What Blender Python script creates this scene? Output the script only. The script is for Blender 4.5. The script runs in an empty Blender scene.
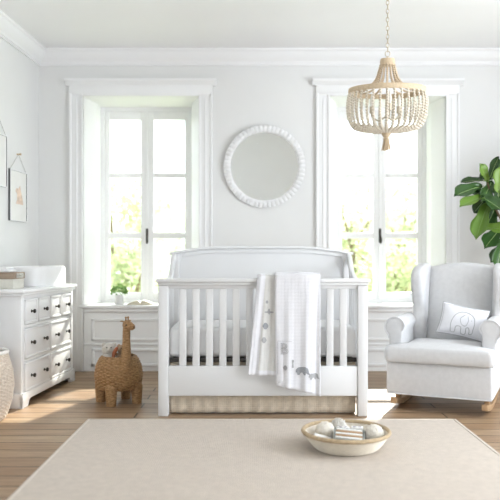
import bpy, bmesh, math, random
from mathutils import Vector, Matrix
random.seed(7)
PI = math.pi
SC = bpy.context.scene
COL = SC.collection

# ------------------------------------------------------------------ camera, sky, sun, fill lamps, exposure
CAMZ = 1.07
cam_d = bpy.data.cameras.new('camera')
cam = bpy.data.objects.new('camera', cam_d)
COL.objects.link(cam)
cam.location = (0, 0, CAMZ)
cam.rotation_euler = (PI / 2, 0, 0)
cam_d.sensor_width = 36
cam_d.lens = 50.04
cam_d.shift_y = 0.016
cam_d.clip_end = 200
cam_d.dof.use_dof = True
cam_d.dof.focus_distance = 4.9
cam_d.dof.aperture_fstop = 1.5
SC.camera = cam

world = bpy.data.worlds.new('sky')
SC.world = world
world.use_nodes = True
bg = world.node_tree.nodes['Background']
bg.inputs[0].default_value = (0.87, 0.94, 1.0, 1)
bg.inputs[1].default_value = 5.0

def light(name, kind, loc, direction, energy, color=(1, 1, 1), size=1.0, size_y=None):
    l = bpy.data.lights.new(name, kind)
    l.energy = energy
    l.color = color
    if kind == 'AREA':
        l.shape = 'RECTANGLE'
        l.size = size
        l.size_y = size_y or size
    o = bpy.data.objects.new(name, l)
    COL.objects.link(o)
    o.location = loc
    o.rotation_euler = Vector(direction).to_track_quat('-Z', 'Y').to_euler()
    return o

sun = light('sun', 'SUN', (3, 14, 9), (-0.30, -0.92, -0.66), 14.0, (1.0, 0.95, 0.86))
sun.data.angle = math.radians(1.2)
light('daylight_open_side', 'AREA', (3.42, 3.1, 1.55), (-1, 0.15, 0.10), 104, (0.86, 0.92, 1.0), 2.8, 2.2)  # added area fill standing in for daylight from the unseen right side
light('daylight_behind_camera', 'AREA', (-1.3, -1.68, 1.3), (0.08, 1, 0.55), 10, (0.90, 0.945, 1.0), 1.6, 1.5)  # added area fill behind the camera, no known source there

SC.view_settings.view_transform = 'Standard'
SC.view_settings.look = 'None'
SC.view_settings.gamma = 1
SC.view_settings.use_curve_mapping = False
SC.view_settings.exposure = -0.25

# ------------------------------------------------------------------ materials
def new_mat(name):
    m = bpy.data.materials.new(name)
    m.use_nodes = True
    nt = m.node_tree
    return m, nt, nt.nodes['Principled BSDF']

def plain(name, col, rough=0.5, metal=0.0, noise=0.03, scale=8.0, bump=0.0, bscale=60.0, sheen=0.0, coat=0.0):
    m, nt, b = new_mat(name)
    N, L = nt.nodes, nt.links
    b.inputs['Roughness'].default_value = rough
    b.inputs['Metallic'].default_value = metal
    if sheen:
        b.inputs['Sheen Weight'].default_value = sheen
    if coat:
        b.inputs['Coat Weight'].default_value = coat
    tc = N.new('ShaderNodeTexCoord')
    nz = N.new('ShaderNodeTexNoise')
    nz.inputs['Scale'].default_value = scale
    nz.inputs['Detail'].default_value = 4
    L.new(tc.outputs['Object'], nz.inputs['Vector'])
    r = N.new('ShaderNodeValToRGB')
    lo = tuple(max(0, c * (1 - noise)) for c in col)
    hi = tuple(min(1, c * (1 + noise)) for c in col)
    r.color_ramp.elements[0].position = 0.3
    r.color_ramp.elements[1].position = 0.7
    r.color_ramp.elements[0].color = (*lo, 1)
    r.color_ramp.elements[1].color = (*hi, 1)
    L.new(nz.outputs['Fac'], r.inputs['Fac'])
    L.new(r.outputs['Color'], b.inputs['Base Color'])
    if bump:
        n2 = N.new('ShaderNodeTexNoise')
        n2.inputs['Scale'].default_value = bscale
        n2.inputs['Detail'].default_value = 3
        L.new(tc.outputs['Object'], n2.inputs['Vector'])
        bp = N.new('ShaderNodeBump')
        bp.inputs['Strength'].default_value = bump
        bp.inputs['Distance'].default_value = 0.004
        L.new(n2.outputs['Fac'], bp.inputs['Height'])
        L.new(bp.outputs['Normal'], b.inputs['Normal'])
    return m

def fabric(name, col, scale=260, bump=0.25, noise=0.04, rough=0.9):
    m, nt, b = new_mat(name)
    N, L = nt.nodes, nt.links
    b.inputs['Roughness'].default_value = rough
    b.inputs['Sheen Weight'].default_value = 0.15
    b.inputs['Specular IOR Level'].default_value = 0.2
    tc = N.new('ShaderNodeTexCoord')
    hs = []
    for d in ('X', 'Z'):
        w = N.new('ShaderNodeTexWave')
        w.bands_direction = d
        w.inputs['Scale'].default_value = scale / 6.0
        w.inputs['Distortion'].default_value = 1.5
        w.inputs['Detail'].default_value = 1
        L.new(tc.outputs['Object'], w.inputs['Vector'])
        hs.append(w)
    mx = N.new('ShaderNodeMath')
    mx.operation = 'ADD'
    L.new(hs[0].outputs['Fac'], mx.inputs[0])
    L.new(hs[1].outputs['Fac'], mx.inputs[1])
    bp = N.new('ShaderNodeBump')
    bp.inputs['Strength'].default_value = bump
    bp.inputs['Distance'].default_value = 0.002
    L.new(mx.outputs[0], bp.inputs['Height'])
    L.new(bp.outputs['Normal'], b.inputs['Normal'])
    nz = N.new('ShaderNodeTexNoise')
    nz.inputs['Scale'].default_value = 30
    nz.inputs['Detail'].default_value = 6
    L.new(tc.outputs['Object'], nz.inputs['Vector'])
    r = N.new('ShaderNodeValToRGB')
    r.color_ramp.elements[0].position = 0.3
    r.color_ramp.elements[1].position = 0.7
    r.color_ramp.elements[0].color = (*[c * (1 - noise) for c in col], 1)
    r.color_ramp.elements[1].color = (*[min(1, c * (1 + noise)) for c in col], 1)
    L.new(nz.outputs['Fac'], r.inputs['Fac'])
    L.new(r.outputs['Color'], b.inputs['Base Color'])
    return m

def wood(name, c0, c1, stretch=(1, 12, 12), rough=0.5, scale=2.5):
    m, nt, b = new_mat(name)
    N, L = nt.nodes, nt.links
    b.inputs['Roughness'].default_value = rough
    tc = N.new('ShaderNodeTexCoord')
    mp = N.new('ShaderNodeMapping')
    mp.inputs['Scale'].default_value = stretch
    L.new(tc.outputs['Object'], mp.inputs['Vector'])
    nz = N.new('ShaderNodeTexNoise')
    nz.inputs['Scale'].default_value = scale
    nz.inputs['Detail'].default_value = 8
    L.new(mp.outputs['Vector'], nz.inputs['Vector'])
    r = N.new('ShaderNodeValToRGB')
    r.color_ramp.elements[0].position = 0.32
    r.color_ramp.elements[1].position = 0.68
    r.color_ramp.elements[0].color = (*c0, 1)
    r.color_ramp.elements[1].color = (*c1, 1)
    L.new(nz.outputs['Fac'], r.inputs['Fac'])
    L.new(r.outputs['Color'], b.inputs['Base Color'])
    return m

def floor_material():
    m, nt, b = new_mat('oak_planks')
    N, L = nt.nodes, nt.links
    tc = N.new('ShaderNodeTexCoord')
    br = N.new('ShaderNodeTexBrick')
    br.offset = 0.37
    br.inputs['Color1'].default_value = (0.33, 0.205, 0.115, 1)
    br.inputs['Color2'].default_value = (0.46, 0.33, 0.21, 1)
    br.inputs['Mortar'].default_value = (0.09, 0.055, 0.03, 1)
    br.inputs['Scale'].default_value = 1.0
    br.inputs['Mortar Size'].default_value = 0.007
    br.inputs['Mortar Smooth'].default_value = 0.3
    br.inputs['Bias'].default_value = 0.0
    br.inputs['Brick Width'].default_value = 2.1
    br.inputs['Row Height'].default_value = 0.155
    L.new(tc.outputs['Object'], br.inputs['Vector'])
    mp = N.new('ShaderNodeMapping')
    mp.inputs['Scale'].default_value = (0.9, 14, 1)
    L.new(tc.outputs['Object'], mp.inputs['Vector'])
    nz = N.new('ShaderNodeTexNoise')
    nz.inputs['Scale'].default_value = 3.0
    nz.inputs['Detail'].default_value = 8
    nz.inputs['Roughness'].default_value = 0.62
    L.new(mp.outputs['Vector'], nz.inputs['Vector'])
    r = N.new('ShaderNodeValToRGB')
    r.color_ramp.elements[0].position = 0.28
    r.color_ramp.elements[1].position = 0.72
    r.color_ramp.elements[0].color = (0.5, 0.46, 0.42, 1)
    r.color_ramp.elements[1].color = (1.22, 1.2, 1.17, 1)
    L.new(nz.outputs['Fac'], r.inputs['Fac'])
    mx = N.new('ShaderNodeMix')
    mx.data_type = 'RGBA'
    mx.blend_type = 'MULTIPLY'
    mx.inputs[0].default_value = 1.0
    L.new(br.outputs['Color'], mx.inputs[6])
    L.new(r.outputs['Color'], mx.inputs[7])
    L.new(mx.outputs[2], b.inputs['Base Color'])
    b.inputs['Roughness'].default_value = 0.42
    bp = N.new('ShaderNodeBump')
    bp.inputs['Strength'].default_value = 0.3
    bp.inputs['Distance'].default_value = 0.003
    inv = N.new('ShaderNodeMath')
    inv.operation = 'SUBTRACT'
    inv.inputs[0].default_value = 1.0
    L.new(br.outputs['Fac'], inv.inputs[1])
    L.new(inv.outputs[0], bp.inputs['Height'])
    L.new(bp.outputs['Normal'], b.inputs['Normal'])
    return m

def glass_material():
    m = bpy.data.materials.new('window_glass')
    m.use_nodes = True
    nt = m.node_tree
    N, L = nt.nodes, nt.links
    N.remove(N['Principled BSDF'])
    t = N.new('ShaderNodeBsdfTransparent')
    t.inputs[0].default_value = (0.97, 0.985, 0.98, 1)
    g = N.new('ShaderNodeBsdfGlossy')
    g.inputs['Roughness'].default_value = 0.02
    mx = N.new('ShaderNodeMixShader')
    mx.inputs[0].default_value = 0.05
    L.new(t.outputs[0], mx.inputs[1])
    L.new(g.outputs[0], mx.inputs[2])
    L.new(mx.outputs[0], N['Material Output'].inputs['Surface'])
    return m

def leaf_material(name, c0, c1, trans=0.35, rough=0.45):
    m, nt, b = new_mat(name)
    N, L = nt.nodes, nt.links
    b.inputs['Roughness'].default_value = rough
    ge = N.new('ShaderNodeNewGeometry')
    r = N.new('ShaderNodeValToRGB')
    r.color_ramp.elements[0].color = (*c0, 1)
    r.color_ramp.elements[1].color = (*c1, 1)
    L.new(ge.outputs['Random Per Island'], r.inputs['Fac'])
    L.new(r.outputs['Color'], b.inputs['Base Color'])
    tr = N.new('ShaderNodeBsdfTranslucent')
    L.new(r.outputs['Color'], tr.inputs['Color'])
    mx = N.new('ShaderNodeMixShader')
    mx.inputs[0].default_value = trans
    L.new(b.outputs[0], mx.inputs[1])
    L.new(tr.outputs[0], mx.inputs[2])
    L.new(mx.outputs[0], N['Material Output'].inputs['Surface'])
    return m

def wicker(name, c0, c1, scale=55):
    m, nt, b = new_mat(name)
    N, L = nt.nodes, nt.links
    b.inputs['Roughness'].default_value = 0.65
    tc = N.new('ShaderNodeTexCoord')
    mp = N.new('ShaderNodeMapping')
    mp.inputs['Scale'].default_value = (1, 1, 2.6)
    L.new(tc.outputs['Object'], mp.inputs['Vector'])
    nz = N.new('ShaderNodeTexNoise')
    nz.inputs['Scale'].default_value = scale
    nz.inputs['Detail'].default_value = 5
    L.new(mp.outputs['Vector'], nz.inputs['Vector'])
    r = N.new('ShaderNodeValToRGB')
    r.color_ramp.elements[0].position = 0.3
    r.color_ramp.elements[1].position = 0.7
    r.color_ramp.elements[0].color = (*c0, 1)
    r.color_ramp.elements[1].color = (*c1, 1)
    L.new(nz.outputs['Fac'], r.inputs['Fac'])
    L.new(r.outputs['Color'], b.inputs['Base Color'])
    return m

M = {}
M['wall'] = plain('warm_white_wall_paint', (0.79, 0.79, 0.78), 0.75, noise=0.01, scale=3, bump=0.05)
M['trim'] = plain('white_trim_paint', (0.89, 0.89, 0.89), 0.45, noise=0.008, scale=3)
M['sash'] = plain('bright_white_sash_paint', (0.95, 0.95, 0.95), 0.4, noise=0.005, scale=3)
M['ceiling'] = plain('ceiling_paint', (0.92, 0.92, 0.92), 0.85, noise=0.01, scale=2)
M['floor'] = floor_material()
M['glass'] = glass_material()
M['crib_paint'] = plain('soft_white_crib_paint', (0.75, 0.75, 0.75), 0.4, noise=0.01, scale=4)
M['lacquer'] = plain('white_lacquer', (0.89, 0.89, 0.89), 0.35, noise=0.01, scale=4)
M['dark_metal'] = plain('aged_dark_bronze', (0.055, 0.05, 0.045), 0.4, 0.7)
M['steel'] = plain('brushed_steel', (0.6, 0.58, 0.55), 0.35, 0.9)
M['upholstery'] = fabric('pale_grey_upholstery', (0.64, 0.64, 0.645), 300, 0.2)
M['piping'] = fabric('grey_piping', (0.66, 0.66, 0.67), 300, 0.1)
M['quilt'] = fabric('white_quilt_cotton', (0.78, 0.78, 0.81), 200, 0.3, 0.02)
M['quilt_strip'] = fabric('natural_linen_strip', (0.71, 0.705, 0.685), 200, 0.3, 0.03)
M['quilt_edge'] = fabric('oatmeal_binding', (0.72, 0.66, 0.56), 200, 0.2)
M['print_grey'] = fabric('grey_print', (0.33, 0.34, 0.36), 200, 0.1, 0.1)
M['print_soft'] = fabric('soft_grey_print', (0.42, 0.42, 0.43), 200, 0.1, 0.1)
M['sheet'] = fabric('white_sheet', (0.88, 0.88, 0.88), 250, 0.15, 0.01)
M['skirt'] = fabric('beige_linen', (0.62, 0.535, 0.425), 150, 0.4, 0.12)
M['rug'] = fabric('beige_wool_rug', (0.575, 0.50, 0.425), 180, 0.5, 0.06)
M['rug_edge'] = fabric('rug_binding', (0.62, 0.55, 0.47), 180, 0.3, 0.04)
M['wicker'] = wicker('brown_wicker', (0.24, 0.125, 0.05), (0.56, 0.345, 0.165))
M['wicker_dark'] = wicker('dark_wicker', (0.10, 0.055, 0.03), (0.18, 0.10, 0.05))
M['wicker_pale'] = wicker('pale_wicker', (0.50, 0.40, 0.31), (0.76, 0.67, 0.57))
M['rope_white'] = plain('white_rope', (0.82, 0.79, 0.74), 0.85, noise=0.05, scale=60, bump=0.4, bscale=200)
M['rope_cream'] = plain('cream_cotton_rope', (0.80, 0.735, 0.63), 0.85, noise=0.06, scale=50, bump=0.4, bscale=200)
M['rope_tan'] = plain('tan_seagrass', (0.50, 0.38, 0.24), 0.8, noise=0.15, scale=50, bump=0.4, bscale=150)
M['bead'] = plain('whitewashed_bead', (0.75, 0.68, 0.57), 0.55, noise=0.06, scale=40)
M['bead_tan'] = plain('natural_wood_bead', (0.66, 0.52, 0.36), 0.55, noise=0.08, scale=40)
M['jute'] = plain('jute_wrap', (0.64, 0.51, 0.35), 0.85, noise=0.12, scale=80, bump=0.5, bscale=180)
M['chain'] = plain('pale_chain_metal', (0.62, 0.55, 0.44), 0.4, 0.6)
M['bulb'] = plain('frosted_bulb', (0.9, 0.88, 0.82), 0.2)
M['mirror'] = plain('mirror_silver', (0.95, 0.985, 1.0), 0.02, 1.0, noise=0.0)
M['mirror_frame'] = plain('whitewashed_carved_wood', (0.80, 0.80, 0.80), 0.6, noise=0.06, scale=30)
M['oak'] = wood('oiled_oak', (0.33, 0.20, 0.10), (0.50, 0.33, 0.19))
M['greyed_oak'] = wood('greyed_oak', (0.24, 0.175, 0.12), (0.36, 0.275, 0.20))
M['oak_pale'] = wood('pale_oak', (0.50, 0.36, 0.23), (0.68, 0.53, 0.36))
M['box_cream'] = plain('cream_canvas', (0.66, 0.64, 0.57), 0.8, noise=0.04, scale=40, bump=0.2)
M['pot'] = plain('white_glazed_pot', (0.72, 0.72, 0.71), 0.35)
M['soil'] = plain('potting_soil', (0.06, 0.04, 0.03), 0.95, noise=0.3, scale=50, bump=1.0)
M['fig_leaf'] = leaf_material('fig_leaf', (0.012, 0.042, 0.012), (0.06, 0.145, 0.03), 0.12, 0.27)  # darker tone for leaves meant as back-lit, shade put into the colour
M['fig_leaf_young'] = leaf_material('young_fig_leaf', (0.13, 0.25, 0.035), (0.26, 0.42, 0.07), 0.2, 0.3)  # lighter tone for leaves meant as lit, light put into the colour
M['fig_rib'] = plain('fig_leaf_rib', (0.24, 0.36, 0.12), 0.5)
M['herb_leaf'] = leaf_material('herb_leaf', (0.10, 0.22, 0.06), (0.32, 0.48, 0.17), 0.3)
M['bark'] = plain('brown_bark', (0.20, 0.14, 0.09), 0.9, noise=0.25, scale=25, bump=0.8)
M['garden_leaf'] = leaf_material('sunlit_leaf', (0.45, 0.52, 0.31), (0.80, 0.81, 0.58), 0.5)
M['lawn'] = plain('lawn_grass', (0.52, 0.58, 0.38), 0.9, noise=0.2, scale=6, bump=0.6)
M['paper'] = plain('white_paper', (0.84, 0.83, 0.80), 0.8)
M['book_edge'] = plain('cream_page_edge', (0.66, 0.60, 0.47), 0.8, noise=0.1, scale=120)
M['art_tan'] = plain('tan_ink', (0.78, 0.62, 0.50), 0.8, noise=0.2, scale=30)
M['frame_shade'] = plain('frame_side_shade', (0.13, 0.13, 0.13), 0.5)  # dark tone puts shade into the colour of the frame's side faces
M['string'] = plain('grey_string', (0.40, 0.38, 0.36), 0.9)
M['plush_white'] = plain('white_plush', (0.66, 0.63, 0.57), 1.0, noise=0.06, scale=60, bump=1.2, bscale=160, sheen=0.4)
M['plush_brown'] = plain('brown_plush', (0.40, 0.26, 0.16), 1.0, noise=0.12, scale=60, bump=1.2, bscale=160, sheen=0.4)
M['plush_rust'] = plain('rust_plush', (0.45, 0.17, 0.09), 1.0, noise=0.1, scale=60, bump=0.8, bscale=160)
M['yarn'] = plain('cream_yarn', (0.80, 0.75, 0.66), 0.95, noise=0.08, scale=60, bump=1.5, bscale=110)
M['toy_grey'] = plain('slate_painted_wood', (0.26, 0.27, 0.25), 0.6)
M['toy_violet'] = plain('muted_violet_paint', (0.34, 0.30, 0.36), 0.6)
M['black'] = plain('black_eye', (0.015, 0.015, 0.015), 0.3)
M['stucco'] = plain('exterior_stucco', (0.7, 0.68, 0.62), 0.9)

# ------------------------------------------------------------------ mesh builder
class MB:
    def __init__(s):
        s.v, s.f, s.m = [], [], []
    def add(s, verts, faces, mi=0):
        o = len(s.v)
        s.v += [tuple(v) for v in verts]
        for f in faces:
            s.f.append([i + o for i in f])
            s.m.append(mi)
    def from_bm(s, bm, mi=0, mat=None):
        bm.verts.index_update()
        vs = [(mat @ v.co) if mat else v.co for v in bm.verts]
        s.add(vs, [[v.index for v in f.verts] for f in bm.faces], mi)
        bm.free()
    def box(s, x0, x1, y0, y1, z0, z1, bevel=0.0, seg=2, mi=0, mat=None):
        bm = bmesh.new()
        bmesh.ops.create_cube(bm, size=1)
        for v in bm.verts:
            v.co = Vector(((x0 + x1) / 2 + v.co.x * (x1 - x0), (y0 + y1) / 2 + v.co.y * (y1 - y0), (z0 + z1) / 2 + v.co.z * (z1 - z0)))
        if bevel:
            bmesh.ops.bevel(bm, geom=bm.edges[:], offset=min(bevel, 0.49 * min(x1 - x0, y1 - y0, z1 - z0)), segments=seg, profile=0.5, affect='EDGES')
        s.from_bm(bm, mi, mat)
    def prism(s, pts, axis, a0, a1, bevel=0.0, seg=2, mi=0, mat=None):
        # polygon pts in the plane perpendicular to axis (x: (y,z); y: (x,z); z: (x,y))
        bm = bmesh.new()
        def P(p, a):
            return {'x': (a, p[0], p[1]), 'y': (p[0], a, p[1]), 'z': (p[0], p[1], a)}[axis]
        lo = [bm.verts.new(P(p, a0)) for p in pts]
        hi = [bm.verts.new(P(p, a1)) for p in pts]
        n = len(pts)
        f1 = bm.faces.new(lo)
        f2 = bm.faces.new(hi[::-1])
        for i in range(n):
            bm.faces.new((lo[i], hi[i], hi[(i + 1) % n], lo[(i + 1) % n]))
        bmesh.ops.recalc_face_normals(bm, faces=bm.faces[:])
        if bevel:
            es = [e for e in bm.edges if e in set(f1.edges) | set(f2.edges)]
            bmesh.ops.bevel(bm, geom=es, offset=bevel, segments=seg, profile=0.5, affect='EDGES', clamp_overlap=True)
        s.from_bm(bm, mi, mat)
    def lathe(s, prof, c=(0, 0, 0), seg=32, mi=0, mod=None, a0=0.0):
        n = len(prof)
        vs, fs = [], []
        for j in range(n):
            for i in range(seg):
                a = a0 + 2 * PI * i / seg
                r, z = prof[j]
                if mod:
                    r = mod(r, i, j, a)
                vs.append((c[0] + r * math.cos(a), c[1] + r * math.sin(a), c[2] + z))
        for j in range(n - 1):
            for i in range(seg):
                k = (i + 1) % seg
                fs.append((j * seg + i, j * seg + k, (j + 1) * seg + k, (j + 1) * seg + i))
        ring = tuple(prof[0]) == tuple(prof[-1])
        if prof[0][0] > 1e-5 and not ring:
            fs.append(tuple(range(seg))[::-1])
        if prof[-1][0] > 1e-5 and not ring:
            fs.append(tuple((n - 1) * seg + i for i in range(seg)))
        s.add(vs, fs, mi)
    def tube(s, path, rad, seg=8, closed=False, mi=0, flat=1.0):
        P = [Vector(p) for p in path]
        n = len(P)
        R = rad if callable(rad) else (lambda t: rad)
        vs, fs = [], []
        up = None
        for j in range(n):
            if closed:
                t = (P[(j + 1) % n] - P[j - 1]).normalized()
            else:
                t = (P[min(j + 1, n - 1)] - P[max(j - 1, 0)]).normalized()
            if up is None:
                up = Vector((0, 0, 1)) if abs(t.z) < 0.9 else Vector((1, 0, 0))
            a = t.cross(up)
            a.normalize()
            b = a.cross(t).normalized()
            up = b
            r = R(j / max(1, n - 1))
            for i in range(seg):
                q = 2 * PI * i / seg
                vs.append(P[j] + a * (r * math.cos(q)) + b * (r * flat * math.sin(q)))
        for j in range(n if closed else n - 1):
            k = (j + 1) % n
            for i in range(seg):
                w = (i + 1) % seg
                fs.append((j * seg + i, j * seg + w, k * seg + w, k * seg + i))
        if not closed:
            fs.append(tuple(range(seg))[::-1])
            fs.append(tuple((n - 1) * seg + i for i in range(seg)))
        s.add(vs, fs, mi)
    def ball(s, c, r, seg=12, rings=8, mi=0, sc=(1, 1, 1), mod=None):
        vs, fs = [], []
        vs.append((c[0], c[1], c[2] + r * sc[2]))
        for j in range(1, rings):
            p = PI * j / rings
            for i in range(seg):
                a = 2 * PI * i / seg
                d = Vector((math.sin(p) * math.cos(a), math.sin(p) * math.sin(a), math.cos(p)))
                rr = r * (mod(d) if mod else 1)
                vs.append((c[0] + d.x * rr * sc[0], c[1] + d.y * rr * sc[1], c[2] + d.z * rr * sc[2]))
        vs.append((c[0], c[1], c[2] - r * sc[2]))
        for i in range(seg):
            k = (i + 1) % seg
            fs.append((0, 1 + i, 1 + k))
            for j in range(rings - 2):
                fs.append((1 + j * seg + i, 1 + (j + 1) * seg + i, 1 + (j + 1) * seg + k, 1 + j * seg + k))
            fs.append((len(vs) - 1, 1 + (rings - 2) * seg + k, 1 + (rings - 2) * seg + i))
        s.add(vs, fs, mi)
    def grid(s, fn, nu, nv, mi=0, mfn=None, closed_u=False):
        o = len(s.v)
        cu = nu if closed_u else nu + 1
        for j in range(nv + 1):
            for i in range(cu):
                s.v.append(tuple(fn(i / nu, j / nv)))
        for j in range(nv):
            for i in range(nu):
                k = (i + 1) % cu
                s.f.append([o + j * cu + i, o + j * cu + k, o + (j + 1) * cu + k, o + (j + 1) * cu + i])
                s.m.append(mfn((i + .5) / nu, (j + .5) / nv) if mfn else mi)
    def build(s, name, mats, parent=None, smooth=True, angle=38, solid=0.0, sub=0, loc=None, recalc=True):
        me = bpy.data.meshes.new(name)
        me.from_pydata(s.v, [], s.f)
        mats = mats if isinstance(mats, (list, tuple)) else [mats]
        for m in mats:
            me.materials.append(m)
        for p, i in zip(me.polygons, s.m):
            p.material_index = i
        if recalc:
            bm = bmesh.new()
            bm.from_mesh(me)
            bmesh.ops.recalc_face_normals(bm, faces=bm.faces[:])
            bm.to_mesh(me)
            bm.free()
        if smooth:
            me.polygons.foreach_set('use_smooth', [True] * len(me.polygons))
            me.set_sharp_from_angle(angle=math.radians(angle))
        o = bpy.data.objects.new(name, me)
        COL.objects.link(o)
        if parent:
            o.parent = parent
        if loc:
            o.location = loc
        if solid:
            md = o.modifiers.new('thickness', 'SOLIDIFY')
            md.thickness = solid
            md.offset = 0
        if sub:
            md = o.modifiers.new('smooth', 'SUBSURF')
            md.levels = md.render_levels = sub
        return o

def tag(o, label=None, cat=None, group=None, kind=None):
    if label: o['label'] = label
    if cat: o['category'] = cat
    if group: o['group'] = group
    if kind: o['kind'] = kind
    return o

def thing(name, label, cat, loc=(0, 0, 0), rz=0.0, group=None, kind=None, rot=None):
    o = bpy.data.objects.new(name, None)
    o.empty_display_size = 0.05
    COL.objects.link(o)
    o.location = loc
    o.rotation_euler = rot if rot else (0, 0, rz)
    return tag(o, label, cat, group, kind)

def copy_tree(o, parent=None):
    c = o.copy()
    COL.objects.link(c)
    c.parent = parent
    for ch in list(o.children):
        copy_tree(ch, c)
    return c

def lerp(a, b, t):
    return a + (b - a) * t

def smooth(pts, n=8):
    # Catmull-Rom through pts
    P = [Vector(p) for p in pts]
    P = [P[0] * 2 - P[1]] + P + [P[-1] * 2 - P[-2]]
    out = []
    for i in range(1, len(P) - 2):
        for k in range(n):
            t = k / n
            a, b, c, d = P[i - 1], P[i], P[i + 1], P[i + 2]
            out.append(0.5 * ((2 * b) + (c - a) * t + (2 * a - 5 * b + 4 * c - d) * t * t + (3 * b - a - 3 * c + d) * t ** 3))
    out.append(P[-2])
    return out

# ------------------------------------------------------------------ the room
YB = 6.58           # face of the back wall
WT = 0.45           # its thickness
ZC = 3.03
TH = math.radians(4.0)          # the left wall leans away from the room axis by this much
CW = (-2.0, YB)                 # corner left / back
def left_wall_x(y):
    return CW[0] - math.tan(TH) * (YB - y)
WINC = (-1.03, 1.30)
OPW, SILL, TOP = 0.545, 0.625, 2.595

m = MB()
m.box(-3.2, 3.7, -1.9, YB + WT, -0.12, 0.0)
tag(m.build('floor', M['floor'], smooth=False), 'brown oak plank floor running across the room', 'floor', kind='structure')
m = MB()
m.box(-3.2, 3.7, -1.9, YB + WT, ZC, ZC + 0.12)
tag(m.build('ceiling', M['ceiling'], smooth=False), 'flat white painted ceiling above the chandelier', 'ceiling', kind='structure')

# back wall: one mesh with two real openings
m = MB()
xs = [-2.6, WINC[0] - OPW, WINC[0] + OPW, WINC[1] - OPW, WINC[1] + OPW, 3.7]
m.box(xs[0], xs[1], YB, YB + WT, 0, ZC)
m.box(xs[2], xs[3], YB, YB + WT, 0, ZC)
m.box(xs[4], xs[5], YB, YB + WT, 0, ZC)
for a in (1, 3):
    m.box(xs[a], xs[a + 1], YB, YB + WT, TOP, ZC)
    m.box(xs[a], xs[a + 1], YB + 0.012, YB + WT, 0, SILL - 0.03)
tag(m.build('wall_back', M['wall'], smooth=False), 'white back wall with two tall window openings', 'wall', kind='structure')

# left wall, slightly angled
m = MB()
x0, x1 = left_wall_x(-1.9), left_wall_x(YB)
m.prism([(x0, -1.9), (x1, YB), (x1 - 0.2, YB), (x0 - 0.2, -1.9)], 'z', 0, ZC)
tag(m.build('wall_left', M['wall'], smooth=False), 'plain white left wall behind the dresser', 'wall', kind='structure')
m = MB()
m.box(3.5, 3.7, 4.7, YB, 0, ZC)
m.box(3.5, 3.7, 1.4, 4.7, 2.7, ZC)
m.box(3.5, 3.7, -1.9, 1.4, 0, ZC)
tag(m.build('wall_right', M['wall'], smooth=False), 'white right wall beside a wide opening', 'wall', kind='structure')
m = MB()
m.box(-3.2, -2.2, -1.9, -1.75, 0, ZC)
m.box(-0.5, 3.5, -1.9, -1.75, 0, ZC)
m.box(-2.2, -0.5, -1.9, -1.75, 2.1, ZC)  # unseen opening added for the fill light from behind
m.box(-2.2, -0.5, -1.9, -1.75, 0, 0.5)
tag(m.build('wall_front', M['wall'], smooth=False), 'white wall behind the viewer with a wide glazed opening', 'wall', kind='structure')

# cornice: stepped profile (distance from wall, height below ceiling)
CORN = [(0, 0), (0.105, 0), (0.105, -0.018), (0.09, -0.028), (0.082, -0.05), (0.06, -0.085), (0.035, -0.108), (0.028, -0.125), (0.018, -0.125), (0.018, -0.142), (0, -0.142)]
def run_profile(prof, p0, p1, inward, z, name, mat, label, mitre0=0.0, mitre1=0.0, cat='trim'):
    d = (Vector(p1) - Vector(p0)).normalized()
    n = Vector(inward)
    m = MB()
    n_ = len(prof)
    vs = []
    for q, sgn, mt in ((Vector(p0), 1, mitre0), (Vector(p1), -1, mitre1)):
        for (a, h) in prof:
            p = q + n * a + d * (a * mt * sgn)
            vs.append((p.x, p.y, z + h))
    fs = [(i, (i + 1) % n_, n_ + (i + 1) % n_, n_ + i) for i in range(n_)]
    fs += [tuple(range(n_))[::-1], tuple(range(n_, 2 * n_))]
    m.add(vs, fs)
    return tag(m.build(name, mat, angle=25), label, cat, kind='structure')
ct, st = math.cos(TH), math.sin(TH)
run_profile(CORN, (CW[0], YB), (3.5, YB), (0, -1), ZC, 'trim_1', M['trim'], 'white crown moulding along top of the back wall', mitre0=0.93)
run_profile(CORN, (x0, -1.9), (CW[0], YB), (ct, -st), ZC, 'trim_2', M['trim'], 'white crown moulding along top of the left wall', mitre1=0.93)
BASE = [(0, 0), (0.018, 0), (0.018, 0.11), (0.012, 0.125), (0.006, 0.14), (0, 0.14)]
run_profile(BASE, (x0, -1.9), (CW[0], YB), (ct, -st), 0, 'baseboard_left', M['trim'], 'white baseboard along the left wall', cat='baseboard')
run_profile(BASE, (CW[0], YB), (WINC[0] - 0.685, YB), (0, -1), 0, 'baseboard_back', M['trim'], 'white baseboard left of the left window', cat='baseboard')
run_profile(BASE, (WINC[0] + 0.685, YB), (WINC[1] - 0.685, YB), (0, -1), 0, 'baseboard_middle', M['trim'], 'white baseboard between the two windows behind the crib', cat='baseboard')
run_profile(BASE, (WINC[1] + 0.685, YB), (3.5, YB), (0, -1), 0, 'baseboard_right', M['trim'], 'white baseboard right of the right window', cat='baseboard')

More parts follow.
